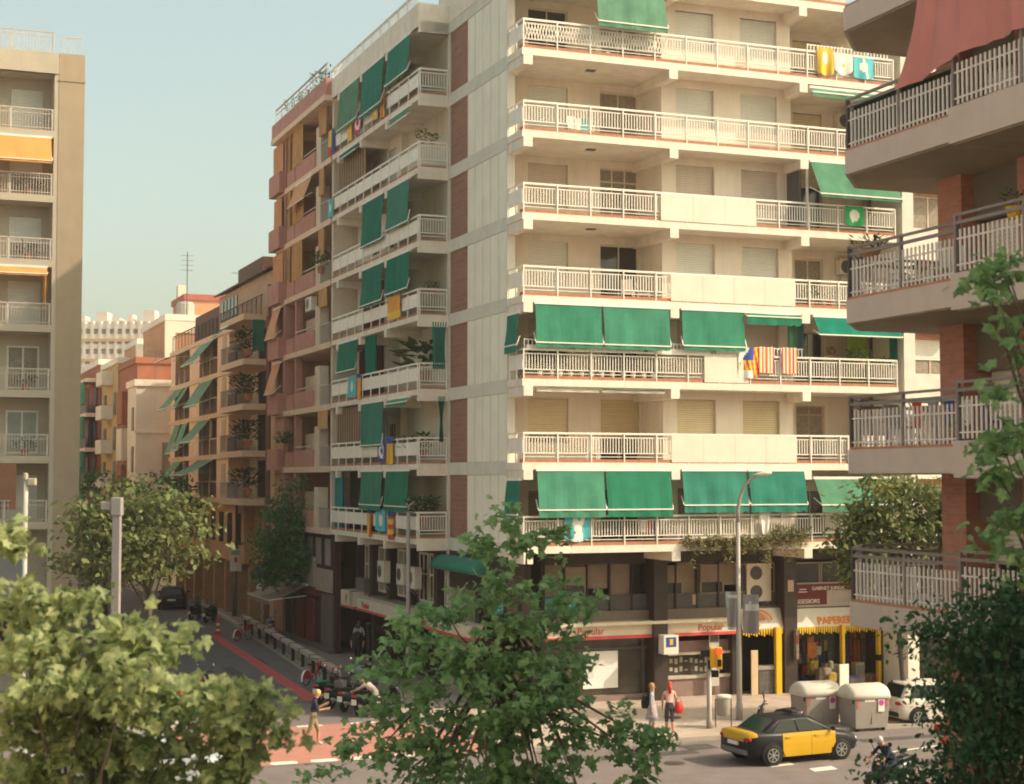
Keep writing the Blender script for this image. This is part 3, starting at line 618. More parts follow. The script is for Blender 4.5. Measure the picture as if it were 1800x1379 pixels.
for lab, i, a0, a1, zt, zb, ms, ds in (
    ('magenta banner with white ring on top side balcony', 6, 69.6, 70.9, 1.15, .2, [fm_, fw_], lambda s, t: 1 if blob(s, t, .3) and not blob(s, t, .12) else 0),
    ('yellow banner with white patch on top side balcony, beside the narrow striped one', 6, 66.9, 68.0, 1.12, .25, [fy, fw_], lambda s, t: 1 if blob(s, t, .2) else 0),
    ('narrow yellow and red striped banner on top side balcony', 6, 65.9, 66.7, 1.15, .1, [fy, fr], stripes(5, 0, 1)),
    ('faded yellow cloth beyond the magenta banner on top side balcony', 6, 71.1, 72.0, 1.0, .1, [fy, fo], stripes(3, 0, 1)),
    ('orange cloth folded over side balcony below the double awning', 3, 63.6, 65.4, 1.12, .15, [fo, fy], lambda s, t: 1 if t > .7 else 0),
    ('cyan cloth with white figure beside an orange strip on third side balcony', 2, 70.3, 71.6, 1.12, .15, [fc, fw_], lambda s, t: 1 if blob(s, t, .2) else 0),
    ('orange strip of cloth beside the cyan one on third side balcony', 2, 69.4, 70.2, 1.15, .0, [fo, fb], lambda s, t: 1 if t < .15 else 0),
    ('navy banner with white ring on second side balcony', 1, 65.6, 66.8, 1.12, .15, [fb, fw_], lambda s, t: 1 if blob(s, t, .3) and not blob(s, t, .12) else 0),
    ('orange striped banner with blue top beside the navy one', 1, 64.5, 65.5, 1.2, .05, [fo, fb, fy], lambda s, t: 1 if t < .22 else (2 if int(s*5) % 2 else 0)),
    ('red and yellow striped banner on lowest side balcony', 0, 67.7, 68.4, 1.12, -.1, [fy, fr, fb], lambda s, t: 2 if t < .18 else int(s*5) % 2),
    ('cyan banner with white emblem on lowest side balcony', 0, 65.6, 67.0, 1.12, .2, [fc, fw_], lambda s, t: 1 if blob(s, t, .25) else 0),
    ('yellow and red striped banner with blue top on lowest side balcony', 0, 64.4, 65.2, 1.15, -.1, [fy, fr, fb], lambda s, t: 2 if t < .28 else (t*6) % 2 > 1)):
    cloth('flag', lab, 'flag', FP, a0, a1, .06, zf[i]+zt, zf[i]+zb, ms, (lambda f: (lambda s, t: int(f(s, t))))(ds), .03, .03, FGp)
cloth('flag', 'blue and yellow cloth at the far end of top side balcony', 'flag', FP, 74.4, 75.4, .05, zf[6]+1.3, zf[6]+.1, [fy, fb, fr], lambda s, t: 1 if s < .4 else (2 if t > .7 else 0), .04, .03, FGp)
cloth('flag', 'cyan square cloth at the far end of the sixth side balcony', 'flag', FP, 74.6, 75.5, .05, zf[5]+.9, zf[5]+.05, [fc, fw_], lambda s, t: 1 if blob(s, t, .2) else 0, .04, .03, FGp)

def ac_unit(label, c, rz=0., w=.85, h=.62, fans=1, group='air conditioners on the corner building'):
    """outdoor unit, its back on the wall, its fan towards local -y"""
    t = thing('air_conditioner', label, 'air conditioner', c, rz, group)
    b = MB(); b.box(-w/2, w/2, -.32, 0, 0, h); b.build('casing', acm, t, bevel=.015)
    g = MB()
    for k in range(fans):
        zc = h*(k+.5)/fans; r = min(.27, h/fans*.44)
        g.lathe([(r, -.322), (r, -.336), (r*.86, -.336), (r*.84, -.325), (.02, -.325)], (-w*.12, 0, zc), 'y', 20)
    g.build('fan_grille', steeld, t)
    f = MB()
    for s in (-1, 1): f.bar((s*w*.36, .02, -.04), (s*w*.36, -.34, -.04), .05, .05); f.bar((s*w*.36, .0, -.3), (s*w*.36, -.3, -.04), .03)
    f.build('bracket', steel, t); return t
ac_unit('cream air conditioner under the ceiling of top avenue balcony beside right end window', (36.95, 56.25, zf[5]+1.85))
ac_unit('air conditioner high on the wall of fifth avenue balcony beside sliding glass door', (36.95, 56.25, zf[3]+1.8))
ac_unit('tall ivory air conditioner with two fans above the orange shop sign', (32.35, 55.85, 3.7), 0, 1.1, 1.5, 2)
ac_unit('white air conditioner inside the end of the top side loggia', (22.72, 63.2, zf[6]+1.6), rad(-90))
ac_unit('white air conditioner inside the end of the fifth side loggia', (22.72, 62.8, zf[3]+1.75), rad(-90))
ac_unit('ivory air conditioner by mezzanine window, nearest the red letter sign', (21.2, 69.4, 3.9), rad(-90), 1.0, .95)
ac_unit('ivory air conditioner on the mezzanine behind the thin street pole', (21.2, 66.5, 3.95), rad(-90), 1.0, .9)
ac_unit('grey-white air conditioner on the mezzanine nearest the avenue', (21.2, 64.9, 3.9), rad(-90), 1.0, .9)

def leaves(b, c, r, n, size=.12, up=.6, mi=1, droop=0.):
    for _ in range(n):
        th, rr = random.random()*6.283, random.random()**.6
        p = Vector(c)+Vector((math.cos(th)*rr*r[0], math.sin(th)*rr*r[1], (random.random()-.35)*r[2]))
        d = Vector((math.cos(th), math.sin(th), up*random.random()-droop)).normalized()*size*(.6+.8*random.random())
        s = d.cross(Vector((random.random()-.5, random.random()-.5, 1))).normalized()*size*.22
        b.face([p, p+d*.5+s, p+d, p+d*.5-s], mi)
def pot_plant(label, c, r=.13, h=.22, lr=(.25, .25, .35), n=60, size=.14, potm=None, group='potted plants on the balconies', lm=None, up=.9):
    t = thing('potted_plant', label, 'plant', c, 0, group)
    b = MB(); b.lathe([(r*.7, 0), (r, h), (r*.88, h), (r*.8, h*.85)], n=12); b.build('pot', potm or terra, t, smooth=False)
    l = MB(); leaves(l, (0, 0, h+lr[2]*.4), lr, n, size, up, 0); l.build('foliage', lm or potleaf, t, fix=False); return t
for k in range(12):
    a = 22.05+k*.42+random.uniform(-.05, .05)
    pot_plant('small white flowerpot in the row along the third avenue balcony edge', (a, 53.38, zf[2]+.12), .1, .2, (.08, .08, .1), 10, .08, white, 'row of white flowerpots')
pot_plant('leafy plant behind rail of the fifth avenue balcony by the sliding door', (33.6, 53.6, zf[3]+.1), .18, .3, (.3, .3, .6), 110, .2)
pot_plant('small plant at rail of fifth avenue balcony, next to the leafy one', (34.5, 53.6, zf[3]+.1), .14, .25, (.2, .2, .3), 50, .14)
pot_plant('bushy plant by the lime green screen on third avenue balcony', (36.0, 53.75, zf[2]+.75), .2, .3, (.5, .35, .45), 160, .18)
pot_plant('low plant at far rail end of third avenue balcony', (37.0, 53.7, zf[2]+.7), .15, .25, (.25, .25, .3), 60, .15)
pot_plant('hanging basket on the wall of third avenue balcony', (36.1, 56.0, zf[2]+1.5), .2, .15, (.15, .15, .15), 30, .1)
pot_plant('arching palm in the third side loggia above the rail', (21.4, 64.6, zf[2]+.5), .25, .5, (.75, .75, 1.1), 130, .75, up=.5)
pot_plant('trough plant on end rail of the sixth side balcony', (20.7, 61.6, zf[5]+1.05), .12, .16, (.35, .2, .25), 70, .15, group='plants on the side balconies')
pot_plant('tall trough plant at the corner of end rail, sixth side balcony', (20.25, 61.6, zf[5]+1.05), .12, .16, (.22, .2, .4), 60, .15, group='plants on the side balconies')
pot_plant('round green plant on the fourth side balcony end', (20.9, 62.2, zf[3]+.9), .16, .3, (.28, .28, .25), 120, .12, group='plants on the side balconies')
pot_plant('green plants filling the lowest side balcony end', (20.5, 62.2, zf[0]+.5), .25, .4, (.6, .4, .7), 200, .3, group='plants on the side balconies')
pot_plant('leggy plant behind end rail of second side balcony', (20.5, 62.0, zf[1]+.3), .2, .3, (.4, .3, .6), 90, .25, group='plants on the side balconies')
pot_plant('plant at the long rail of second side balcony by the orange banner', (20.3, 63.4, zf[1]+.3), .16, .3, (.3, .3, .5), 70, .22, group='plants on the side balconies')
pot_plant('plant on the fourth side balcony under the green awning', (20.3, 68.9, zf[3]+.6), .16, .3, (.3, .3, .5), 70, .22, group='plants on the side balconies')
# the trailing plant over the lowest avenue balcony
t = thing('trailing_plant', 'dry trailing plant spilling over the lowest avenue balcony edge', 'plant', (30.4, 53.2, zf[0]))
b = MB()
for k in range(150):
    a = random.uniform(-2.6, 2.6); l = random.choice((.25, .4, .5, .9 if int(a*1.7) % 2 else .3)); z = random.uniform(.1, .35) if a < 1 else random.uniform(.2, .7)
    y = -random.uniform(.05, .22)
    for q in range(int(l/.06)): leaves(b, (a+.03*math.sin(q), y, z-q*.07), (.07, .05, .06), 3, .15, .2, 0, .6)
b.build('foliage', dryleaf, t, fix=False); b = MB(); b.box(-2.6, 2.6, .09, .25, .12, .3); b.build('planter', white, t)

# lettering and signs
redt = M('red_lettering', (.55, .03, .04), .6, .05); whitet = M('white_lettering', (.8, .78, .74), .6, .03)
t = thing('bank_canopy', 'long white bank canopy with red lower edge over the avenue pavement', 'shop sign', (21.2, 55.35, 2.50), 0, 'bank signs')
b = MB(); b.box(0, 9.9, -.2, .2, .12, .52, 0); b.box(0, 10.3, -.24, .2, 0, .12, 1); b.box(0, 9.6, -.42, .2, .52, .64, 0); b.build('canopy', [M('cream_sign_panel', (.68, .60, .47), .6, .06, 2.), M('red_sign_edge', (.62, .09, .08), .5)], t)
text('lettering', 'Popular', .36, redt, t, (8.2, -.205, .19), FRONT, align='LEFT'); text('lettering', 'Popular', .36, redt, t, (3.1, -.205, .19), FRONT)
t = thing('bank_canopy', 'white bank canopy with red lower edge along the side street', 'shop sign', (20.6, 57.0, 2.45), 0, 'bank signs')
b = MB(); b.box(0, .75, 0, 15.2, .1, .55, 0); b.box(-.04, .75, 0, 15.3, 0, .1, 1); b.build('canopy', [MATS['cream_sign_panel'], MATS['red_sign_edge']], t)
text('lettering', 'Popular', .4, redt, t, (-.012, 14.4, .17), SIDE); text('lettering', 'Popular', .36, redt, t, (-.012, 6.0, .17), SIDE)
t = thing('bank_sign', 'white box sign with red letter P over the bank side door', 'shop sign', (20.5, 72.6, 2.45), 0, 'bank signs')
b = MB(); b.box(0, .8, 0, 2.1, .1, .8, 0); b.box(-.03, .8, -.02, 2.12, 0, .1, 1); b.build('sign_box', [MATS['cream_sign_panel'], MATS['red_sign_edge']], t); text('lettering', 'P', .6, redt, t, (-.012, 1.25, .22), SIDE)
b = MB(); b.box(0, .5, .02, .7, .1, .8); b.build('sign_box', MATS['cream_sign_panel'], t)
teal = M('teal_sign', (.015, .26, .24), .5, .06); tl = M('pale_green_lettering', (.45, .62, .52), .6)
t = thing('dental_sign', 'teal clinic sign with pale lettering behind the street tree', 'shop sign', (20.95, 55.3, 3.5), 0)
b = MB(); b.box(0, 3.35, -.16, -.06, .08, .58); b.build('board', teal, t); text('lettering', 'la dental inoyd', .30, tl, t, (1.05, -.17, .22), FRONT, sx=1.15)
text('lettering', 'cl', .4, tl, t, (.1, -.17, .2), FRONT)
t = thing('shop_canopy', 'small rounded green canopy at mezzanine corner', 'canopy', (21.2, 56.2, 4.95), 0)
b = MB(); b.loft([[(-.05-.55*math.sin(q*math.pi/10), y, .7*math.cos(q*math.pi/10)*.8) for q in range(6)]+[(0, y, 0)] for y in (0, 1.2, 2.4, 3.6, 4.8, 5.4)], 0); b.build('canopy', greend, t, smooth=True)
maroon = M('maroon_sign', (.13, .012, .014), .5, .08)
t = thing('office_sign', 'maroon advisers sign with white capitals above the stationery shop', 'shop sign', (33.72, 55.4, 3.42), 0)
b = MB(); b.box(0, 3.9, -.04, .05, .0, .98, 1); b.box(.03, 1.62, -.08, -.04, .1, .92, 0); b.box(1.62, 3.0, -.08, -.04, .66, .92, 0); b.build('board', [maroon, M('dull_white_board', (.42, .37, .32), .7)], t)
text('lettering', 'ASSESSORS', .23, whitet, t, (.10, -.085, .16), FRONT, sx=1.05); text('lettering', 'GABINET JURIDIC', .2, whitet, t, (.92, -.085, .68), FRONT)
b = MB(); b.box(.08, .11, -.09, -.08, .42, .86); b.box(.08, .22, -.09, -.08, .42, .46); b.box(.3, .7, -.09, -.08, .60, .63); b.box(.34, .66, -.09, -.08, .70, .73); b.build('lettering', whitet, t)
b = MB(); b.box(0, .26, -.02, 0, 0, .45); place(tag(b.build('notice', M('pink_notice', (.5, .33, .28), .8)), 'small pink notice on the dark pillar', 'notice'), (33.3, 54.94, 4.1))
b = MB(); b.box(0, .22, -.02, 0, 0, .4); place(tag(b.build('notice', MATS['pink_notice']), 'small pale notice on the office spandrel', 'notice'), (29.4, 55.6, 3.65))
# stationery shop: two awnings, posts, goods
wc = M('white_shop_canvas', (.62, .57, .50), .75, .08, 1.5, .05)
def shop_awning(label, u0, u1, zt, zb, out, words):
    t = thing('shop_awning', label, 'awning', (u0, 55.3, zb), 0, 'stationery shop awnings')
    b = MB(); w = u1-u0; h = zt-zb; n = int(w/.11)
    b.loft([[(x, 0, h), (x, -out, .12), (x, -out+.03, .10), (x, 0, h-.06)] for x in (0, w*.33, w*.66, w)], 0)
    for k in range(n):
        x = w*k/n; b.hexa([(x, -out-.01, .12), (x+w/n*.8, -out-.01, .12), (x+w/n*.8, -out+.02, .12), (x, -out+.02, .12), (x+.02, -out-.012, -.1-.04*(k % 3)), (x+w/n*.6, -out-.012, -.1-.04*(k % 3)), (x+w/n*.6, -out+.01, -.1), (x+.02, -out+.01, -.1)], 1)
    b.build('canvas', [wc, yellow], t)
    ang = math.atan2(h-.12, out)
    for s, x, tt, sz in words:
        text('lettering', s, sz, orange, t, (x, -out*(1-tt)-.02, .12+(h-.12)*tt+.012), (ang, 0, 0), ext=.006, bold=.012)
    return t
ta = shop_awning('white awning with orange lettering and yellow fringe over the wide shop window', 33.75, 37.5, 3.38, 2.55, .28, (('PAPERERIA', 1.0, .12, .42), ('ZO', 3.2, .12, .42)))
tb = shop_awning('white awning with orange swirl and yellow fringe beside the lamp post', 31.3, 33.15, 3.45, 2.55, .28, ())
b = MB()
for rr in (.30, .62):
    pts = [(.70+rr*math.cos(q*.35), -.30+.10*(.45+rr*math.sin(q*.35)), .45+rr*.62*math.sin(q*.35)) for q in range(0, 15)]
    b.tube(pts, .055 if rr < .5 else .035, 6)
b.ball((.45, -.24, .66), .2, .06, .16, 8, 5); b.build('emblem', orange, tb, smooth=True)
for u, lab in ((32.83, 'thick yellow post beside the dark pillar of the shop'), (35.8, 'slim yellow pole in the middle of the wide shop window'), (37.5, 'yellow and black pole at the far end of the shop')):
    b = MB(); w = .12 if u < 33.2 else .06
    b.box(-w, w, -.1, .1, 0, 2.6); 
    if u > 37: b.box(-w-.01, w+.01, -.11, .11, 1.1, 1.35, 1)
    place(b.build('shop_post', [yellow, black]), (u, 54.95, .12), label=lab, cat='post', group='yellow shop posts')
b = MB()
b.fbox(FF, 31.5, 37.6, -3.18, -3.12, .12, 3.4)
cols = [M('goods_'+n, tuple(q*.55 for q in c), .7, .3, 6.) for n, c in (('red', (.35, .05, .03)), ('green', (.03, .16, .06)), ('blue', (.05, .09, .25)), ('orange', (.5, .15, .03)), ('cream', (.38, .31, .22)), ('brown', (.12, .07, .04)), ('yellow', (.5, .34, .05)), ('grey', (.2, .18, .17)))]  # scaled down so the goods carry the dimness of the shop interior
b.build('shop_front', dark, bld)
GG = 'goods displayed at the stationery shop'
def goods(name, label, cat, c, boxes, mats, rz=0., bev=.01):
    b = MB()
    for x0, x1, y0, y1, z0, z1, m in boxes: b.box(x0, x1, y0, y1, z0, z1, m)
    return place(b.build(name, mats, bevel=bev), c, rz, label=label, cat=cat, group=GG)
bx = []
for k in range(9):
    for j in range(4):
        if random.random() < .85: bx.append((k*.2, k*.2+.17, 0, .2, j*.48, j*.48+.42, random.randrange(8)))
goods('display_shelf', 'dark shelf of mixed goods behind the slim yellow pole', 'shelf', (34.2, 56.0, .15), bx, cols)
bx = [(k*.19, k*.19+.15, 0, .12, (2-j)*.62, (2-j)*.62+.58, [1, 2, 0, 3, 3, 7, 6, 6][(k) % 8] if j else [1, 1, 0, 3, 5, 4, 4, 4][k % 8]) for k in range(8) for j in range(3)]
goods('paper_rolls', 'upright rolls of coloured paper on the back wall of the shop', 'paper rolls', (36.45, 56.0, .75), bx, cols)
bx = [(0, 1.5, 0, .5, 0, .35, 4)]+[(k*.25+.03, k*.25+.2, -.03, .0, .05, .3, 3) for k in range(6)]
goods('display_bin', 'white bin of orange packets below the paper rolls', 'display bin', (36.55, 55.2, .3), bx, cols)
goods('display_stand', 'white display stand left of the slim yellow pole', 'display stand', (35.0, 54.9, .12), [(0, .6, 0, .4, 0, 1.05, 4), (.05, .55, -.01, 0, .7, .98, 7), (-.25, .05, .1, .4, 0, .9, 4)], cols)
goods('display_stand', 'narrow grey display stand right of the slim yellow pole', 'display stand', (36.2, 54.6, .12), [(0, .4, 0, .35, 0, 1.1, 4), (.03, .37, -.01, 0, .6, 1.0, 7)], cols)
goods('orange_bag', 'big orange bag hanging in the middle of the shop window', 'bag', (34.4, 55.3, 1.4), [(0, .42, 0, .2, 0, .62, 3), (.42, .66, .02, .2, .1, .45, 4), (.05, .37, .08, .12, .6, .85, 3)], cols, bev=.06)
goods('straw_hat', 'round yellow straw hat below the orange bag', 'hat', (34.45, 55.15, .95), [(0, .36, 0, .1, 0, .36, 6), (.09, .27, -.08, 0, .09, .27, 6)], cols, bev=.07)
goods('plush_toy', 'cream bundle lying on top behind the left container', 'toy', (34.1, 53.6, .62), [(0, .35, 0, .25, .3, .6, 4), (.2, .6, .05, .3, 0, .4, 6), (.25, .45, .02, .2, .5, .85, 4), (.1, .5, 0, .3, -.48, 0, 4)], cols, bev=.07)
goods('price_board', 'white standing board between the container and the slim yellow pole', 'board', (35.05, 54.0, .12), [(0, .42, 0, .06, 0, 1.15, 4)], [white]*8)
goods('blue_crate', 'blue crate at the foot of slim yellow pole', 'crate', (35.7, 54.3, .12), [(0, .5, 0, .35, 0, .62, 2), (.04, .46, -.01, 0, .08, .55, 7)], cols)
goods('cardboard_sheet', 'tall pale cardboard sheet leaning at the shop door beside the lamp post', 'board', (31.55, 54.8, .12), [(0, .3, 0, .05, 0, 1.75, 4)], [M('pale_wood', (.6, .45, .28), .7)]*8)
goods('counter', 'grey counter with pink top inside the narrow shop opening', 'counter', (32.0, 55.0, .12), [(0, .85, 0, .5, 0, .95, 7), (-.05, .9, -.04, .54, .95, 1.1, 0)], [M('grey_counter', (.30, .26, .23), .6)]+cols[1:])
goods('paper_flag', 'rolled white and red paper hung on the pillar by the thick yellow post', 'banner', (33.55, 54.75, 1.45), [(0, .12, 0, .25, 0, 1.15, 4), (-.02, .10, -.01, 0, .6, .95, 0)], cols)
t = thing('cash_sign', 'small white box sign with blue and yellow star below bank canopy', 'sign', (27.6, 54.5, 1.9), 0)
b = MB(); b.box(0, .62, 0, .5, 0, .72, 0); b.box(.1, .52, -.012, 0, .28, .64, 1); b.box(.24, .38, -.02, -.012, .36, .58, 2)
for k in range(4): b.box(.62, .632, .05, .45, .1+k*.15, .17+k*.15, 2)
b.build('sign_box', [white, fb, yellow], t)
b = MB(); b.box(0, .42, -.02, .02, 0, 2.6, 0); b.box(.03, .39, -.025, -.02, 1.7, 2.3, 1)
place(b.build('cash_machine_panel', [M('pale_grey_panel', (.5, .47, .42), .6), steeld]), (30.0, 55.35, .5), label='pale upright panel on the bank wall behind the traffic light', cat='panel')
# ------------------------------------------------------------------ brick neighbour of the corner building
BO = (38.3, 54.9, 0)
FB = lambda a, d, z: (a, 54.9-d, z)
nb = thing('apartment_building', 'orange brick apartment house seen behind the right hand balconies', 'building', BO)
obrick = M('orange_brick', (.40, .19, .125), .85, .18, 5., .4, kind='brick')
b = MB(BO); hb = [(39.3, 41.2, 3.0*i+2.9, 3.0*i+5.3) for i in range(1, 9)]
wallgrid(b, FB, 38.27, 50, 0, 25.3, 0, hb, .3); b.box(38.3, 50, 55.6, 68, 0, 25.2); b.build('wall', obrick, nb)
b = MB(BO); b.fbox(FB, 38.27, 50, -12, .1, 25.3, 26.4); b.build('roof', slabm, nb)
b = MB(BO); b.fbox(FB, 38.3, 50, -.1, .12, 0, 4.6, 0); b.fbox(FB, 38.8, 43, .12, .16, .3, 3.2, 1); b.fbox(FB, 38.3, 50, .12, .5, 3.9, 4.5, 2); b.build('shop_front', [brown, dark, conc], nb)
for i in range(1, 9):
    z = 3.0*i+2.9; w = window(nb, BO, FB, 39.3, 41.2, z, z+2.4, -.12, .35 if i % 3 == 0 else 0, shut, curt, 1)
    b = MB(BO); b.fbox(FB, 39.0, 41.4, -.05, .5, z-.35, z, 0); b.fbox(FB, 39.05, 41.3, .42, .46, z, z+.95, 1); b.fbox(FB, 39.05, 39.1, .0, .45, z, z+.9, 1); b.build('balcony', [slabm, M('frosted_panel', (.62, .58, .50), .4)], nb)

# ------------------------------------------------------------------ red-brown building next along the side street
RO = (20.0, 75.0, 0); FR = lambda a, d, z: (20.0-d, a, z)
rb = thing('apartment_building', 'red-brown apartment block with tan balcony curtains along the side street', 'building', RO)
redw = M('red_brown_render', (.48, .245, .205), .85, .1, 1.5, .05, streak=.15); beigew = M('beige_render', (.66, .56, .44), .85, .1, 1.2, .05, streak=.2); maroonw = M('dark_maroon_wall', (.07, .025, .025), .8)
tanc = M('tan_curtain_canvas', (.55, .32, .15), .8, .15, 2.); tanl = M('orange_tan_canvas', (.62, .33, .18), .8, .1, 2.)
peach = M('peach_slab_edge', (.74, .55, .42), .8, .1)
b = MB(RO); b.box(22.6, 34, 75, 87.3, 0, 27.4); b.build('wall', beigew, rb)
b = MB(RO)
for i in range(8):
    z = zf[i]; b.fbox(FR, 75.0, 86.6, -2.7, .05 if i < 7 else .4, z-.28, z); b.cut()
b.build('floor_slab', peach, rb)
b = MB(RO)
for i in range(8):
    z = zf[i]
    if i == 7: b.fbox(FR, 75, 86.8, -.4, .3, z, z+.85); b.cut(); continue
    b.fbox(FR, 78.1, 82.2, -.12, .05, z, z+.85); b.cut(); b.fbox(FR, 82.5, 84.2, -.1, .03, z, z+.8); b.cut()
    b.fbox(FR, 84.7, 87.2, -2.5, .35, z-.15, z+1.0)
    b.cut(); b.fbox(FR, 84.45, 84.7, -.5, .05, z, z+2.75); b.cut(); b.fbox(FR, 82.2, 82.5, -.4, -.05, z, z+2.75); b.cut()
b.build('parapet', redw, rb)
b = MB(RO); b.fbox(FR, 84.8, 87.0, -2.6, -.05, 0, 27.2); b.build('wall', M('brown_render', (.46, .26, .18), .85, .1), rb)
b = MB(RO)
for i in range(7):
    z = zf[i]; b.fbox(FR, 77.2, 78.1, -.5, -.02, z, z+2.0); b.cut(); b.fbox(FR, 75.0, 75.3, -2.4, -.1, z, z+2.75); b.cut()
    if i < 4: b.fbox(FR, 79.6, 82.9, -.9, -.75, z, z+1.75); b.cut()
b.build('balcony_partition', beigew, rb)
b = MB(RO)
for i in range(7):
    z = zf[i]; b.fbox(FR, 75.4, 77.4, -2.45, -2.4, z, z+2.2); b.cut(); b.fbox(FR, 79.4, 81.8, -2.45, -2.4, z+.1, z+2.3); b.cut()
b.build('window', dark, rb); b = MB(RO)
for i in range(7):
    z = zf[i]
    for q in range(6): b.fbox(FR, 75.3+q*.32, 75.33+q*.32, -.05, -.02, z, z+1.0, 1)
    b.fbox(FR, 75.3, 77.2, -.06, -.0, z+.95, z+1.0, 1)
    b.cut(); b.fbox(FR, 78.1, 82.2, -.06, .0, z+1.0, z+1.06, 1); b.cut()
b.build('railing', [dark, steel], rb)
for i in range(7):
    zt, z = zf[i+1]-.28, zf[i]
    if i in (6,):
        curtain(rb, RO, FR, 78.4, 80.2, .02, zt, z+.9, tanc, gather=.0) if 0 else None
    if i >= 4:
        curtain(rb, RO, FR, 80.6, 82.6, .06, zt, z+.75, tanc, amp=.07); curtain(rb, RO, FR, 83.2, 84.1, .02, zt, z+.75, tanc, amp=.06, gather=.5)
        curtain(rb, RO, FR, 76.2, 77.3, .02, zt, z+1.4, tanc, amp=.06); curtain(rb, RO, FR, 84.9, 87.0, .1, zt-.1, z+.95, tanl, amp=.05)
        if i == 5: awning(rb, RO, FR, 78.6, 82.0, .08, zt, zt-1.2, .45, mat=tanl, val=.06)
    elif i >= 2: awning(rb, RO, FR, 85.0, 86.9, .1, zt-.05, z+1.0, .5, mat=tanl, val=.05)
    if i in (1, 3): curtain(rb, RO, FR, 75.6, 77.2, .02, zt, zt-.9, tanc, amp=.05)
b = MB(RO); rail(b, FR, 75.5, 86.5, .1, zf[7]+.85, h=.9, lo=.1, hi=.6, pitch=.5); b.build('railing', steel, rb)
b = MB(RO); b.fbox(FR, 75, 87, -.6, -.3, 0, 5.8, 0); b.fbox(FR, 75.4, 78.4, -.3, -.2, 3.0, 4.1, 1); b.fbox(FR, 78.6, 81.2, -.3, -.15, 3.1, 4.6, 1)
for k in range(6): b.fbox(FR, 75.8+k*1.8, 76.8+k*1.8, -.29, -.25, 4.3, 5.6, 2)
for a0, a1 in ((78.9, 80.3), (80.8, 82.6)): b.fbox(FR, a0, a1, -.3, -.2, .1, 2.5, 3)
b.fbox(FR, 83.3, 86.6, -.3, -.22, .1, 2.6, 4); b.fbox(FR, 77.6, 82.8, -.3, -.1, 2.7, 3.0, 3); b.fbox(FR, 75, 87, -.32, -.05, 0, .35, 5); b.fbox(FR, 75.2, 77.3, -.3, -.2, .35, 2.9, 5)
b.build('shop_front', [maroonw, M('pale_shop_panel', (.40, .33, .26), .8), M('pale_window_frame', (.30, .27, .25), .6), M('red_shop_door', (.17, .03, .025), .6), dark, M('brown_stone', (.16, .12, .11), .8)], rb)
awning(rb, RO, FR, 79.4, 84.6, .0, 3.15, 2.45, 1.9, mat=M('beige_shop_canvas', (.36, .27, .20), .8), val=.25)

# ------------------------------------------------------------------ tan building with faded green awnings
TO = (20.0, 87.6, 0)
tbd = thing('apartment_building', 'tan apartment block with faded green awnings further down the side street', 'building', TO)
tan = M('tan_render', (.80, .56, .39), .85, .09, 1.2, .05, streak=.12); tanlt = M('pale_tan_edge', (.68, .50, .36), .8, .08); brownp = M('brown_balcony_panel', (.11, .055, .04), .7, .15)
zt_ = [7.3, 10.1, 12.8, 15.4, 18.0]
b = MB(TO); b.box(21.4, 33, 87.6, 122, 7.0, 18.0)
for a0, a1 in ((99.6, 103.4), (109.8, 113.6), (119.6, 121.5)): b.fbox(FR, a0, a1, -1.5, 0, 7.3, 17.7)
b.fbox(FR, 87.6, 89.4, -1.5, -.25, 0, 17.6); b.build('wall', tan, tbd)
b = MB(TO)
for z in zt_: b.fbox(FR, 97.5, 121.6, -1.6, .12, z-.3, z); b.fbox(FR, 90.6, 97.5, -1.6, 1.0, z-.3, z+.05); b.cut()
b.build('floor_slab', tanlt, tbd)
b = MB(TO)
for z in zt_[:4]:
    b.fbox(FR, 103.4, 109.8, -.1, .0, z, z+1.0, 0); b.fbox(FR, 103.4, 109.8, -.12, .06, z+1.0, z+1.08, 1); b.cut(); b.fbox(FR, 113.6, 119.6, -.1, 0, z, z+1.0, 0); b.cut(); b.fbox(FR, 97.5, 99.6, -.08, .05, z, z+1.0, 0); b.fbox(FR, 97.3, 99.8, -.1, .1, z+1.0, z+1.1, 1); b.cut()
    for a in (105.6, 108, 115.4, 117.6): b.fbox(FR, a, a+.14, -.12, .065, z, z+2.5, 1); b.cut()
b.build('parapet', [brownp, tanlt], tbd)
for j, z in enumerate(zt_[:4]):
    for a0, a1, k in ((103.8, 106.6, 0), (107, 109.6, 1), (114, 116, 2), (116.8, 119.2, 3), (95.3, 97.2, 4)):
        b = MB(TO); b.fbox(FR, a0, a1, -1.45, -1.38, z+.1, z+2.35); b.build('window', dark, tbd)
    b = MB(TO); b.fbox(FR, 100.5, 101.7, .0, .04, z+.3, z+2.2); b.build('window', M('tan_shutter', (.48, .36, .25), .7), tbd)
    b = MB(TO); b.fbox(FR, 97.2, 99.4, -1.4, -1.3, z, z+2.5); b.build('wall', cream2, tbd)
    r = MB(TO); r.fbox(FR, 90.7, 97.5, .9, .96, z+1.0, z+1.05)
    a = 90.8
    while a < 97.5: r.fbox(FR, a, a+.03, .91, .94, z, z+1.0); a += .3
    r.build('railing', steeld if j else steel, tbd)
for a0, a1, j, out, drop in ((104.5, 109.4, 3, 1.3, 1.5), (104.5, 109.4, 2, 1.1, 1.7), (105.5, 109.6, 1, 1.3, 1.5), (104.3, 109.6, 0, 1.9, 1.0), (115.5, 119.4, 2, 1.3, 1.5), (113.8, 115.3, 2, .9, 1.5), (114, 116.3, 1, .7, 1.9), (116.8, 119.3, 1, .7, 2.1), (116, 119.4, 0, 1.4, 1.5), (114, 119, 3, 1.6, .6)):
    awning(tbd, TO, FR, a0, a1, .05, zt_[j+1]-.3, zt_[j+1]-.3-drop, out, mat=M('worn_green_canvas', (.15, .29, .20), .8, .15, 1.5), val=.12)
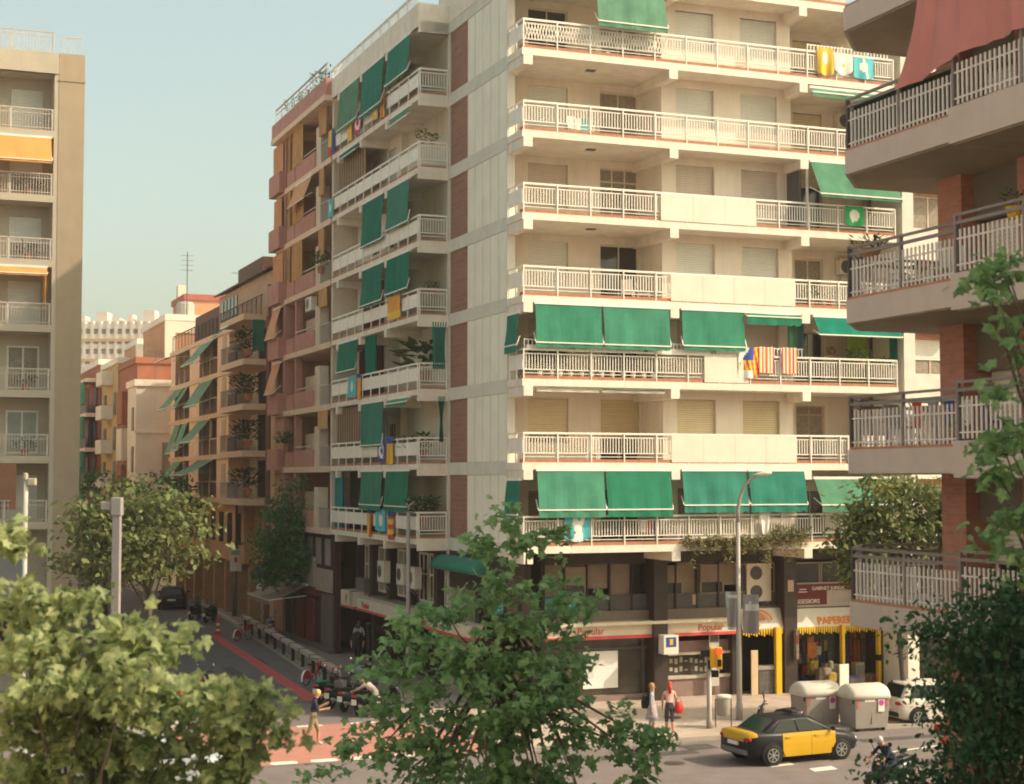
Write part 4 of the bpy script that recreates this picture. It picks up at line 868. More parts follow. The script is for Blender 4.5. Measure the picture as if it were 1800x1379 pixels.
awning(tbd, TO, FR, 95, 97.3, 1.0, zt_[4]-.3, zt_[4]-.8, .6, mat=greend, val=.1)
curtain(tbd, TO, lambda a, d, z: (20-a, 90.5-d, z), -.2, .5, .0, zt_[4]-.3, zt_[3]+.5, greend)
b = MB(TO); b.fbox(FR, 87.6, 121.8, -1.2, -.9, 0, 7.0, 0); b.fbox(FR, 96, 121.6, -.9, -.3, 3.4, 7.0, 0)
for k in range(9): b.fbox(FR, 97+k*2.7, 98.2+k*2.7, -.3, -.24, 4.5, 6.4, 1)
for k in range(8): b.fbox(FR, 91+k*3.6, 93.4+k*3.6, -.9, -.8, .2, 3.0, 1)
for k in range(9): b.fbox(FR, 90.2+k*3.6, 90.8+k*3.6, -.9, -.2, 0, 3.3, 2)
b.build('shop_front', [M('orange_brown_render', (.58, .34, .2), .85, .1), dark, M('ochre_pillar', (.4, .24, .13), .8)], tbd)
b = MB(TO); b.box(20.6, 31, 90, 106, 18.0, 20.6, 0); b.box(20.4, 24, 92, 99, 20.6, 21.6, 1); b.box(20.8, 27, 106.5, 116, 18, 20.2, 1); b.hexa([(20.2, 90, 20.6), (24, 90, 21.8), (24, 106, 21.8), (20.2, 106, 20.6), (20.2, 90, 20.7), (24, 90, 21.9), (24, 106, 21.9), (20.2, 106, 20.7)], 1)
for k in range(5): b.box(20.54, 20.6, 100+k*1.1, 100.7+k*1.1, 18.3, 20.2, 2)
b.build('penthouse', [M('attic_render', (.45, .31, .22), .85, .15), brownp, glassm], tbd)
r = MB(TO); rail(r, FR, 90.5, 121, -.05, 18.0, h=1.2, lo=.05, hi=1.0, pitch=.35); r.build('railing', brownp, tbd)
b = MB(TO); b.tube([(20.0, 88.3, 0), (20.0, 88.3, 19.5)], .12); b.tube([(20.1, 89.2, 0), (20.1, 89.2, 17.8)], .08); b.build('drainpipe', M('rust_brown_pipe', (.2, .1, .075), .7), tbd)
for j in range(4):
    for k in range(3):
        pot_plant(['tumble of balcony plants on tan building, top floor', 'tumble of balcony plants on tan building, third floor', 'tumble of balcony plants on tan building, second floor', 'tumble of balcony plants on tan building, lowest floor'][3-j], (19.5+.2*k, 91.3+k*1.7, zt_[j]+.3), .25, .35, (.7, .8, 1.1), 130, .3, group='plants on the tan building', lm=M('dark_balcony_leaf', (.035, .06, .025), .7, .5, 3.))
pot_plant('balcony plants at fourth floor corner of red-brown building', (19.9, 76.6, zf[4]+.5), .2, .3, (.5, .6, .7), 140, .25, group='plants on the red-brown building')
pot_plant('fern on the second floor of red-brown building', (19.9, 83.6, zf[1]+.9), .2, .3, (.5, .6, .6), 120, .3, group='plants on the red-brown building')
t = thing('roof_plant', 'shrubs on roof terrace of the red-brown building', 'plant', (20.3, 79, zf[7]+.6)); b = MB()
for y, h in ((-2.5, .8), (-.5, 1.1), (1.5, .7), (5, .9)): leaves(b, (0, y, h*.6), (.5, .8, h), 130, .22, .9, 0)
b.build('foliage', potleaf, t, fix=False)
b = MB(); b.box(-.2, .2, -3.5, 6.5, -.1, .25); b.build('planter', terra, t)
ac_unit('air conditioner hung on fourth floor balcony of red-brown building', (20.3, 79.4, zf[4]-1.1), rad(-90), 1.2, .7, group='air conditioners on the red-brown building')

# ------------------------------------------------------------------ houses closing the side street
def house(label, u0, u1, v0, v1, z1, wm, z0=0, wins=(), roof=None, extra=()):
    t = thing('apartment_building', label, 'building', (u0, v0, 0), 0, 'houses at the far end of the side street')
    b = MB(); b.box(0, u1-u0, 0, v1-v0, z0, z1); b.build('wall', wm, t)
    b = MB(); b.box(-.15, u1-u0+.1, -.15, v1-v0+.1, z1, z1+.5); b.build('roof', roof or slabm, t)
    for f, a0, a1, q0, q1, m in wins:        # f: 'v' faces us, 'u' faces the street
        b = MB()
        if f == 'v': b.box(a0, a1, -.06, 0, q0, q1)
        else: b.box(-.06, 0, a0, a1, q0, q1)
        b.build('window', m, t)
    for nm, bxs, m in extra:
        b = MB()
        for q in bxs: b.box(*q)
        b.build(nm, m, t)
    return t
whitew = M('white_render', (.72, .62, .52), .85, .08, .5, .05, streak=.2); peachb = M('peach_brick', (.52, .28, .16), .85, .1, .6); whiteb = M('bright_white_render', (.70, .62, .50), .8, .05, .5)
brickr = M('red_house_brick', (.33, .12, .07), .85, .15, 1.); ochre = M('ochre_render', (.48, .33, .16), .85, .1); dgl = M('far_window', (.08, .075, .07), .4, .3)
house('pale grey-white house with blank end wall beyond the tan building', 17.7, 20.9, 123.5, 128, 15.6, whitew, wins=[('v', 2.0, 2.9, 8.2, 11.3, curt), ('u', 1, 2, 9, 11, dgl), ('u', 1, 2, 12.2, 14, dgl)], extra=[('ledge', [(-.2, 3.3, -.2, .0, 7.4, 7.8)], slabm), ('ledge', [(-.1, 3.3, -.1, 0, 12, 12.25)], slabm)])
house('peach brick end wall with white edges above the pale grey house', 20.9, 26.5, 129.5, 142, 21.3, peachb, extra=[('corner_strip', [(-.12, .7, -.12, .3, 9, 21.3), (-.1, 5.5, -.1, 0, 20.3, 21.3)], whiteb)])
house('tall peach brick stair tower with red coping', 23.3, 26.6, 134.8, 141, 23.6, peachb, roof=M('red_coping', (.38, .12, .09), .8), extra=[('chimney', [(-.1, .6, 3, 4, 24, 25.2)], whiteb)])
house('brick house with white parapet in the middle distance', 22, 28.5, 152.5, 162, 21.2, peachb, extra=[('corner_strip', [(-.2, .9, -.2, .4, 8, 21.2), (-.2, 5.9, -.2, 0, 19.7, 21.2)], whiteb)])
house('narrow red brick house with roof hood down the side street', 18.5, 22, 128.6, 139, 17.7, brickr, wins=[('v', .7, 1.6, 3.0*k+5, 3.0*k+6.9, dgl) for k in range(4)]+[('u', a, a+1.5, 3.0*k+5, 3.0*k+6.8, dgl) for k in range(4) for a in (1.2, 7.6)], roof=brickr, extra=[('bay', [(-.7, .0, 3.6, 6.6, 7+k*3, 9.6+k*3)], whiteb if k % 2 else brickr) for k in range(3)])
house('ochre house with white balcony fronts down the side street', 18.4, 22, 139.2, 150, 18.4, ochre, wins=[('u', a, a+1.4, 3.0*k+5, 3.0*k+7, dgl) for k in range(4) for a in (1, 7.4)], extra=[('balcony', [(-1.0, .0, 3, 7, 4.7+k*3, 5.9+k*3)], whiteb) for k in range(5)])
house('far apartment house with bright green awnings over its balconies', 18.2, 24, 150.2, 176, 19.0, brickr, wins=[('u', a, a+1.8, 3.2*k+5.2, 3.2*k+7.4, dgl) for k in range(4) for a in (2, 8, 14, 20)], extra=[('balcony', [(-1.2, 0, .2, 25, 4.6+3.2*k, 4.95+3.2*k)], peach) for k in range(5)]+[('parapet', [(-1.2, -1.1, .2, 25, 4.95+3.2*k, 5.9+3.2*k)], M('grey_far_rail', (.15, .13, .12), .7)) for k in range(4)]+
    [('awning', [(-1.35, -1.22, a, a+w_, 5.8+3.2*k, 7.85+3.2*k)], green) for k, a, w_ in ((0, 1, 3.5), (1, 6.5, 5), (1, 1, 3.8), (2, 1, 7), (2, 13, 6), (3, .8, 4), (3, 12, 5), (3, 19, 4))])
# the big gridded block on the skyline
t = thing('apartment_building', 'large white gridded apartment block on the skyline', 'building', (40, 512, 0), -T); gw = M('hazy_white_concrete', (.74, .62, .52), .9, .05)
b = MB(); b.box(0, 45, 1.5, 16, 0, 57); b.build('wall', M('hazy_recess', (.46, .38, .33), .9, .2, .3), t)
for k in range(17): b = MB(); b.box(-.5, 45.5, -.2, 1.5, 5+k*3.1, 6.5+k*3.1, 0); b.build('balcony', gw, t)
for k in range(19): b = MB(); b.box(k*2.45, k*2.45+.9, -.35, 1.5, 0, 57); b.build('pillar', gw, t)
ho = M('hazy_orange', (.6, .33, .12), .9)
for q in (50.6, 44.4, 28.9): b = MB(); b.box(0, 45, -.5, -.2, q, q+.9); b.build('awning', ho, t)
for k in range(9): b = MB(); b.box(1+k*4.9, 2.6+k*4.9+(k*5 % 3), 2, 8, 57, 58.2+(k*7 % 5)*.6); b.build('penthouse', gw, t)
t = thing('antenna', 'thin roof antenna mast above the peach stair tower', 'antenna', (22.6, 130, 20.5)); b = MB(); b.tube([(0, 0, 0), (0, 0, 6.5)], .04, 6)
for k in range(4): b.bar((-.5, 0, 5+k*.4), (.5, 0, 5+k*.4), .03)
b.build('mast', steeld, t)

# ------------------------------------------------------------------ left building
LO = (8.27, 75.3, 0); FL = lambda a, d, z: (a, 75.3-d, z)
lb = thing('apartment_building', 'beige apartment block with orange awnings at the left corner of the side street', 'building', LO)
lbw = M('beige_plaster', (.50, .43, .33), .85, .07, .9, .05, streak=.1); lbp = M('brown_pier_render', (.40, .31, .21), .85, .06, 1.4, .12, streak=.12)
zl = [6.26+2.993*k for k in range(8)]
b = MB(LO); b.fbox(FL, -16, 8.2, -12, -1.5, 0, 27.3); b.fbox(FL, 6.92, 7.12, -1.5, -.02, 0, 28.0); b.fbox(FL, -16, -8.3, -1.5, 0, 0, 28); b.build('wall', lbw, lb)
b = MB(LO); b.fbox(FL, 7.12, 8.27, -12, 0, 0, 28.2); b.fbox(FL, 7.1, 8.3, -.1, .03, 26.9, 27.0); b.build('pier', lbp, lb)
orawn = M('orange_canvas', (.75, .36, .10), .75, .06, 2., trans=.2)
for k in range(8):
    z = zl[k]; b = MB(LO); b.fbox(FL, -8.3, 6.92, -1.5, 0, z, z+.33, 0)
    if k == 7: b.fbox(FL, -8.3, 7.1, -.2, .04, z+.0, z+.95, 0)
    s = b.build('balcony', lbw, lb); top = z+.33 if k < 7 else z+.95
    r = MB(LO); r.fbox(FL, -8.3, 6.9, -.05, 0, top+.95, top+1.0); r.fbox(FL, -8.3, 6.9, -.04, -.01, top+.1, top+.13); r.fbox(FL, -8.3, 6.9, -.04, -.01, top+.75, top+.78)
    a = -8.2
    while a < 6.9: r.fbox(FL, a-.015, a+.015, -.035, -.015, top, top+.95); a += .125
    for a in (5.0, 6.85): r.fbox(FL, a-.03, a+.03, -.06, 0, top, top+1.0)
    if k == 7: r.fbox(FL, 7.2, 8.1, -.05, -.01, 28.95, 29.0); [r.fbox(FL, 7.2+q*.15, 7.23+q*.15, -.04, -.02, 28.2, 29.0) for q in range(7)]
    r.build('railing', M('pale_grey_railing', (.55, .48, .40), .6), s)
    if k < 7:
        for a0, a1 in ((5.1, 6.55), (1.5, 3.5), (-4, -2)):
            st = {6: 1, 5: .5, 4: .6, 3: 1, 2: .0, 1: 0, 0: 1}[k]
            window(lb, LO, FL, a0, a1, z+.45, z+2.45, -1.46, st, shut, curt if k != 1 else M('pale_reflecting_glass', (.3, .33, .28), .2), 1, fm=M('white_window_frame', (.72, .68, .6), .5), fw=.09)
awning(lb, LO, FL, -2, 6.8, .02, zl[6]-.02, zl[6]-1.15, .55, mat=orawn, val=.15, wav=.01); awning(lb, LO, FL, -2, 6.7, .02, zl[4]-.02, zl[4]-.32, .2, mat=orawn, val=.12, wav=.01)
curtain(lb, LO, lambda a, d, z: (6.55+d, 75.3+a, z), .0, .9, .1, zl[4]-.3, zl[3]+1.2, orawn, amp=.04)
b = MB(); c = (4.0, 75.25, zl[0]+.8)
cloth('balcony_curtain', 'brown fabric curtain hanging in the lowest left balcony', 'curtain', FL, 3.6, 5.5, .03, zl[1]-.02, zl[0]+.9, [M('brown_drape', (.30, .15, .09), .85, .1)], lambda s, t: 0, .12, .0)
for k, (dz, lab) in enumerate(((1, 'cluttered plants and chairs on left balcony, second floor'), (2, 'coloured pots on left balcony, third floor'), (4, 'plants behind left balcony rail, fifth floor'), (5, 'plants behind left balcony rail, sixth floor'))):
    pot_plant(lab, (5.9, 75.9, zl[dz]+.35), .2, .3, (.5, .3, .5), 90, .2, group='plants on the left building', lm=M('dull_leaf', (.09, .10, .06), .8, .4, 3.))
b = MB(LO); b.fbox(FL, 2.5, 6.0, -1.4, -1.3, 3.2, 5.6, 0); b.fbox(FL, -8, 7, -1.45, -1.4, 0, 3.0, 1); b.build('shop_front', [M('grey_shutter', (.30, .30, .30), .6, .06), dark], lb)

# ------------------------------------------------------------------ right building with the near balconies
QO = (17.4, 26.4, 0); FQ = lambda a, d, z: (17.4-d, a, z)
qb = thing('apartment_building', 'brick apartment house with grey-mauve balconies close at the right', 'building', QO)
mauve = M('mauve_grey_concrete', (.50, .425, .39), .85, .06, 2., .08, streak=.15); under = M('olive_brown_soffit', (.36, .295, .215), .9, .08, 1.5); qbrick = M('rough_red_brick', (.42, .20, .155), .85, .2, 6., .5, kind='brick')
picket = M('pale_picket_metal', (.66, .60, .57), .55, .08); railg = M('mauve_grey_metal', (.21, .18, .175), .5, .1)
b = MB(QO); b.box(20.2, 32, -12, 26.15, 0, 21.8); b.build('wall', M('ochre_wall_render', (.34, .25, .16), .85, .08), qb)
b = MB(QO)
for a0, a1 in ((25.45, 26.2), (23.35, 23.8)): b.box(19.4, 20.3, a0, a1, 0, 20.4); b.cut()
b.box(20.3, 32, 26.15, 26.2, 0, 21.8); b.build('brick_pier', qbrick, qb)
b = MB(QO)
for k in range(6):
    z = 5.73+2.93*k-2.93; b.box(19.7, 20.2, 23.8, 25.45, z+2.0, z+2.93, 0); b.cut()
b.build('lintel_panel', M('grey_brown_panel', (.17, .145, .125), .85, .06), qb)
Gq = lambda a, d, z: (20.0-d, a, z)
zq = [5.73, 8.66, 11.58, 14.51, 17.36]
for k in range(-1, 4):
    z = (zq[k] if k >= 0 else 2.8)+.48; window(qb, QO, Gq, 23.85, 25.35, z+.05, z+2.0, .0, (.6, .62, .75, .62, 0)[k+1] if k < 3 else 1, M('white_shutter', (.74, .69, .64), .6, .04, 1., .2, kind='slats'), glassm, 1, fm=M('white_lacquer_frame', (.66, .62, .58), .5), fw=.1)
for k, z in enumerate(zq):
    def prism(b, pts, z0, z1, mi):
        n = len(pts); A = [b.pt((p[0], p[1], z0)) for p in pts]; B = [b.pt((p[0], p[1], z1)) for p in pts]
        b.f += [A[::-1], B]; b.m += [mi, mi]
        for i in range(n): b.f.append([A[i], A[(i+1) % n], B[(i+1) % n], B[i]]); b.m.append(mi)
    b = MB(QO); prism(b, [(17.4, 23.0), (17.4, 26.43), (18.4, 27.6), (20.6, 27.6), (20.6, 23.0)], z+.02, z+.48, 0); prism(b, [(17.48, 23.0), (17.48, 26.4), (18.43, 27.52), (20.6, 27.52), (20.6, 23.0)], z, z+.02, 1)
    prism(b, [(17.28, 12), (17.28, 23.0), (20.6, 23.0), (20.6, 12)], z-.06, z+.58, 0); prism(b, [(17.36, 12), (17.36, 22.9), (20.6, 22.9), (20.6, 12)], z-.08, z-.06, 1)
    b.fbox(FQ, 23, 26.4, -.2, -.02, z+.48, z+.53, 2)
    s = b.build('balcony', [mauve, under, terra], qb)
    if k == 4: continue
    zt0 = z+.48; r = MB(QO); p = MB(QO)
    runs = [((17.46, 23.0), (17.46, 26.40)), ((17.46, 26.40), (18.42, 27.54)), ((18.42, 27.54), (20.3, 27.54)), ((17.33, 12.0), (17.33, 22.9))]
    for n, (A, B) in enumerate(runs):
        A, B = Vector(A+(0,)), Vector(B+(0,)); L = (B-A).length; e = .1 if n == 3 else 0
        if not (k == 3 and n == 3):
            for h, w in ((1.02, .05), (.88, .06)): r.bar(A+Vector((0, 0, zt0+h+e)), B+Vector((0, 0, zt0+h+e)), .05, w)
        for h in (.14, .60): p.bar(A+Vector((0, 0, zt0+h+e)), B+Vector((0, 0, zt0+h+e)), .025, .03)
        m = int(L/.125)
        for i in range(1, m):
            q = A+(B-A)*i/m; p.bar(q+Vector((0, 0, zt0+.03+e)), q+Vector((0, 0, zt0+.76+e+.0)), .045, .022)
        m = max(1, round(L/1.75))
        for i in range(m+1): q = A+(B-A)*i/m; r.bar(q+Vector((0, 0, zt0-.15)), q+Vector((0, 0, zt0+1.04+e)), .06)
    rr = r.build('railing', railg, s); p.build('pickets', picket, s)
    if k == 3:
        g = MB(QO); g.box(17.56, 17.58, 23.0, 26.35, zt0+.0, zt0+.92); g.build('mesh_screen', M('dark_green_netting', (.018, .038, .022), .9, .3, 9.), s)
# drape, laundry and pots on the near balconies
c = (17.5, 22, 15.9); b = MB(c); nx, ny = 40, 14
def P(i, j):
    s, t = i/nx, j/ny; v = 23.85-s*9; e = max(0, 1-s*6)
    return (17.3+.10*math.sin(s*34)*(.3+t*.6)-.05*math.sin(s*90), v+e*t*t*.75*1.0, 17.7-(17.7-15.98+.2*e)*t-.02*math.sin(s*20)*t)
for i in range(nx):
    for j in range(ny): b.face([P(i, j), P(i+1, j), P(i+1, j+1), P(i, j+1)])
place(b.build('balcony_drape', M('faded_red_cloth', (.84, .36, .34), .85, .06, 1.5, trans=.45), smooth=True), c, label='large faded red sheet hung over the top right balcony', cat='drape')
QG = 'pots on the near balconies'
pot_plant('terracotta pot behind pickets of second near balcony', (17.8, 23.6, zq[1]+.5), .17, .3, (.15, .15, .2), 30, .12, group=QG)
pot_plant('flowering pots behind pickets of third near balcony', (18.2, 25.3, zq[2]+.5), .2, .3, (.5, .4, .3), 90, .12, group=QG)
pot_plant('planter trough with greenery hung on third near balcony rail', (18.1, 26.6, zq[2]+1.35), .2, .2, (.35, .4, .2), 130, .12, group=QG)
pot_plant('yellow and green plant at the rail of third near balcony', (17.7, 21.8, zq[2]+1.4), .15, .2, (.2, .2, .25), 60, .12, yellow, group=QG)
def chair(label, c, mat, rz):
    t = thing('balcony_chair', label, 'chair', c, rz, 'furniture on the near balconies')
    b = MB(); b.box(-.24, .24, -.24, .24, .42, .46); b.build('seat', mat, t, bevel=.015)
    b = MB(); b.hexa([(-.24, .2, .46), (.24, .2, .46), (.24, .24, .46), (-.24, .24, .46), (-.22, .3, .9), (.22, .3, .9), (.22, .34, .9), (-.22, .34, .9)]); b.build('backrest', mat, t, bevel=.015)
    for sx in (-1, 1):
        for sy in (-1, 1): b = MB(); b.bar((sx*.2, sy*.2, .42), (sx*.23, sy*.23, 0), .04); b.build('leg', mat, t)
chair('blue plastic chair behind pickets of second near balcony', (18.2, 22.9, zq[1]+.48), M('blue_plastic', (.03, .07, .30), .5), rad(60))
chair('white plastic chair on the third near balcony', (18.4, 24.6, zq[2]+.48), white, rad(-60))
chair('grey plastic chair at the end of second near balcony', (18.5, 26.2, zq[1]+.48), M('grey_plastic', (.35, .33, .33), .6), rad(10))

# ------------------------------------------------------------------ unseen houses on the near side and sunny side, added to bounce sunlight into the shade
def row(label, u, v0, v1, h, wm, n):
    t = thing('apartment_building', label, 'building', (u, v0, 0), 0)
    b = MB(); b.box(-12, 0, 0, v1-v0, 0, h); b.build('wall', wm, t)
    for i in range(1, int(h/3)):
        b = MB(); b.box(0, .9 if u > 0 else .25, .5, v1-v0-.5, 3*i, 3*i+.22); b.build('balcony', slabm, t)
        for k in range(n): y = (v1-v0)*(k+.5)/n; b = MB(); b.box(0, .04, y-.8, y+.8, 3*i+.3, 3*i+2.4); b.build('window', curt if (i+k) % 2 else shut, t)
row('unseen cream house added on the near side to bounce sun onto the brick balconies', -7, -18, 29, 24, M('sunny_cream_render', (.66, .56, .43), .85, .06), 5)
row('unseen sunlit house added behind the left block to bounce sun into the side street', 6.3, 88, 122, 21, M('sunny_ochre_render', (.66, .50, .34), .85, .06), 4)
row('unseen pale house added further down the sunny side to bounce sun back', 6.3, 122.5, 168, 21, M('sunny_pale_render', (.66, .56, .45), .85, .06), 5)

for lab, c, r in (('white plastic chair on fifth avenue balcony beside the sliding door', (26.2, 54.6, zf[3]), 2.5), ('white plastic chair on fifth avenue balcony at the wall corner', (27.0, 54.9, zf[3]), 1.2), ('white plastic chair on top avenue balcony under the green awning', (25.2, 54.5, zf[6]), .6), ('white plastic chair on second avenue balcony', (24.6, 54.4, zf[1]), 2.9), ('white plastic chair on third avenue balcony near the striped towels', (32.6, 53.9, zf[2]), .4)):
    o = chair(lab, c, white, r)
for q in S.objects:
    if q.get('group') == 'furniture on the near balconies' and 'avenue' in q.get('label', ''): q['group'] = 'chairs on the avenue balconies'
def drying_rack(label, c, rz, cols_):
    t = thing('drying_rack', label, 'drying rack', c, rz, 'drying racks on the balconies'); b = MB()
    for x in (-.5, .5): b.bar((x, -.25, 0), (x, .25, .9), .02); b.bar((x, .25, 0), (x, -.25, .9), .02)
    for k in range(6): b.bar((-.7, -.3+k*.12, .9), (.7, -.3+k*.12, .9), .012)
    b.build('frame', steel, t)
    for k, cc in enumerate(cols_):
        b = MB(); x0 = -.65+k*.34; y = -.3+.12*(k % 5); b.hexa([(x0, y-.012, .9), (x0+.28, y-.012, .9), (x0+.28, y+.012, .9), (x0, y+.012, .9), (x0+.02, y-.02, .45), (x0+.26, y-.03, .42), (x0+.26, y-.01, .42), (x0+.02, y, .45)]); b.build('hanging_cloth', cc, t)
drying_rack('drying rack with pale clothes on seventh avenue balcony', (24.2, 54.6, zf[5]), 0, [fw_, white, fc, fw_]); drying_rack('drying rack with coloured clothes on lowest avenue balcony', (27.0, 54.3, zf[0]), 0, [fw_, fr, fb, fw_]); drying_rack('drying rack with clothes on the second near balcony', (18.4, 25.0, zq[1]+.48), rad(90), [fw_, fb, MATS['grey_plastic'], fr])

for lab, c, h in (('tall thin antenna on the red-brown building roof', (23.5, 84, 27.4), 3.2), ('short antenna on the attic of the tan building, near end', (22.5, 96, 21.6), 2.6), ('short antenna on the attic of the tan building, far end', (23, 111, 20.2), 3.0), ('antenna on the pale grey house roof', (19.5, 126, 16.1), 2.5)):
    t = thing('antenna', lab, 'antenna', c); b = MB(); b.tube([(0, 0, 0), (0, 0, h)], .03, 6); b.bar((-.6, 0, h*.93), (.6, 0, h*.93), .03)
    for k in range(5): b.bar((-.5+k*.25, -.22, h*.93), (-.5+k*.25, .22, h*.93), .02)
    b.build('mast', steeld, t)
for lab, c in (('grey water tank on the tan building roof', (22.2, 103, 20.6)), ('grey water tank on the peach brick house roof', (23, 133, 21.8))):
    t = thing('water_tank', lab, 'water tank', c); b = MB(); b.lathe([(.02, 1.5), (.6, 1.4), (.75, 1.2), (.75, 0), (.02, 0)], n=14); b.build('tank', M('fibre_cement', (.4, .37, .33), .9), t, smooth=False)
# ------------------------------------------------------------------ ground, roads, pavements, paint
def poly(name, pts, z, mat, thick=0, kind='structure'):
    b = MB(); n = len(pts); T_ = [W(p[0], p[1], z) for p in pts]
    A = [b.pt(p) for p in T_]; b.f.append(A); b.m.append(0)
    if thick:
        for i in range(n):
            p, q = T_[i], T_[(i+1) % n]; b.f.append([b.pt(p), b.pt(q), b.pt(q-Vector((0, 0, thick))), b.pt(p-Vector((0, 0, thick)))]); b.m.append(0)
    o = b.build(name, mat); o['kind'] = kind; return o
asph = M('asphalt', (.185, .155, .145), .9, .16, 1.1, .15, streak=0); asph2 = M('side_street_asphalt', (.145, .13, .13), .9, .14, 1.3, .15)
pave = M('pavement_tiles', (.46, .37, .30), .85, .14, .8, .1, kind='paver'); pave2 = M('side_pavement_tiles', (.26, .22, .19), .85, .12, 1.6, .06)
kerbm = M('granite_kerb', (.36, .32, .28), .8, .12, 3.); redpv = M('red_paving_paint', (.42, .195, .15), .9, .10, 1.6, .06); redln = M('red_lane_paint', (.50, .10, .095), .85, .18, 3.)
paint = M('white_road_paint', (.66, .62, .54), .8, .12, 6.)
gr = poly("ground", [(-3000, -3000), (3000, -3000), (3000, 3000), (-3000, 3000)], -.03, M('city_ground', (.16, .14, .12), .9, .1, .05))
poly('road', [(-200, 27.8), (200, 27.8), (200, 75), (-200, 75)], 0, asph)
poly('road', [(0, -60), (14.5, -60), (14.5, 27.8), (0, 27.8)], .0, asph).name = 'near_road'
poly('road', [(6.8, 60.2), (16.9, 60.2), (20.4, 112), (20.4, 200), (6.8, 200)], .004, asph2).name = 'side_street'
poly('pavement', [(18.4, 47.1), (90, 45.3), (90, 56.2), (21.6, 56.2), (21.6, 130), (20.4, 111), (17.0, 61), (17.5, 56), (18.0, 54)], .12, pave, .14)
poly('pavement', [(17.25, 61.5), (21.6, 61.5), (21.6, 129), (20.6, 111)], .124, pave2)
poly('pavement', [(14.5, -20), (40, -20), (40, 27.6), (14.5, 27.6)], .12, pave, .14); poly('pavement', [(-40, 66), (6.6, 66), (6.6, 200), (-40, 200)], .12, pave2, .14)
b = MB()
def kerb(p, q):
    P, Q = W(*p), W(*q); b.bar(P+Vector((0, 0, .065)), Q+Vector((0, 0, .065)), .16, .136)
for p, q in (((18.32, 47.0), (90, 45.2)), ((16.92, 61), (20.4, 112)), ((16.92, 61), (17.42, 56)), ((17.42, 56), (17.95, 54))): kerb(p, q)
o = b.build('kerb', kerbm); o['kind'] = 'structure'
poly('red_paving', [(8.8, 47.5), (18.3, 47.35), (17.5, 54.6), (8.8, 54.6)], .006, redpv)
poly('red_lane', [(15.25, 60.6), (15.9, 60.5), (17.15, 88), (16.6, 88)], .010, redln)
for pts in ([(9.75+k*1.25, 47.42), (10.45+k*1.25, 47.42), (10.55+k*1.25, 47.78), (10.45+k*1.25, 47.95), (9.75+k*1.25, 47.95), (9.65+k*1.25, 47.6)] for k in range(6)):
    poly('road_marking', pts, .012, paint)
for k in range(4): poly('road_marking', [(9.6+k*1.9, 54.25), (10.5+k*1.9, 54.25), (10.5+k*1.9, 54.6), (9.6+k*1.9, 54.6)], .012, paint)
for u, v in ((24.7, 41.75), (25.5, 40.65)): poly('road_marking', [(u, v), (u+.85, v+.1), (u+.95, v+.62), (u+.1, v+.5)], .006, paint)
poly('road_marking', [(29.6, 42.6), (33.4, 43.4), (33.4, 43.55), (29.6, 42.75)], .006, paint)

pm_ = M('asphalt_patch', (.085, .078, .075), .9, .2, 2., .1); iron = M('cast_iron', (.07, .06, .055), .6, .2, 9., .2)
for k, (u, v, w, h) in enumerate(((20.5, 44.6, 3.4, .7), (23.8, 45.2, 1.1, 1.0), (29.8, 44.5, 4.2, .6), (12.0, 57.4, 2.2, .5), (14.2, 67, .6, 5.5), (16.2, 73, .5, 3.2))): poly('road_patch', [(u, v), (u+w, v+.1), (u+w, v+h), (u+.1, v+h)], .0085, pm_)
for k, (u, v, z) in enumerate(((22.3, 43.4, .010), (27.9, 44.9, .010), (15.0, 52.0, .012), (13.9, 63.5, .010), (21.4, 50.3, .128), (26.1, 50.9, .128))): poly('manhole_cover', [(u+.33*math.cos(q*.5236), v+.33*math.sin(q*.5236)) for q in range(12)], z, iron)
# ------------------------------------------------------------------ street furniture
def lathe_pole(b, h, r0, r1, base=.12, mi=0): b.lathe([(base, 0), (base, .5), (r0, .62), (r1, h)], n=12, mi=mi)
VX = -T                                           # local x along the picture's right
polem = M('weathered_pole', (.36, .32, .28), .5, .1, 2., metal=.2)
t = thing('street_lamp', 'tall street lamp with curved arm in front of the bank canopy', 'street lamp', (28.03, 49.55, .12), VX, 'street lamps')
b = MB(); lathe_pole(b, 6.9, .10, .07); b.build('pole', polem, t, smooth=True)
b = MB(); b.tube([(0, 0, 6.85), (.0, 0, 7.3), (.07, 0, 7.75), (.22, 0, 8.15), (.45, 0, 8.42), (.72, 0, 8.55)], [.07, .065, .06, .055, .05, .045], 8); b.build('arm', polem, t, smooth=True)
b = MB(); b.loft([[(x+dz*-.15, r*1.25*math.cos(q*.6283), 8.58+(x-.65)*.14+r*math.sin(q*.6283)*.62) for q in range(10)] for x, r, dz in ((.58, .045, 0), (.68, .10, 0), (.9, .145, 0), (1.1, .135, 0), (1.2, .06, 0))]); b.build('lamp_head', M('lamp_white', (.66, .60, .5), .5), t, smooth=True)
t = thing('street_lamp', 'square grey lamp post with stubby head rising out of the left tree', 'street lamp', (6.54, 49.3, 0), VX, 'street lamps')
gpl = M('grey_painted_post', (.30, .27, .27), .6, .08)
b = MB(); b.box(-.12, .12, -.12, .12, 0, 7.75); b.build('pole', gpl, t, bevel=.02); b = MB(); b.box(-.16, .16, -.16, .16, 7.45, 8.0); b.box(-.48, -.16, -.13, .13, 7.62, 7.88); b.build('lamp_head', gpl, t, bevel=.03)
t = thing('street_lamp', 'white slim lamp post with two small heads in front of the left building', 'street lamp', (4.93, 62.52, 0), VX, 'street lamps')
b = MB(); lathe_pole(b, 8.45, .1, .085); b.build('pole', M('white_post', (.60, .54, .46), .6), t, smooth=True)
for x0, x1, z in ((-.08, .05, 8.62), (.06, .38, 8.42)): b = MB(); b.box(x0, x1, -.12, .12, z-.12, z+.16); b.build('lamp_head', lbw, t, bevel=.04)
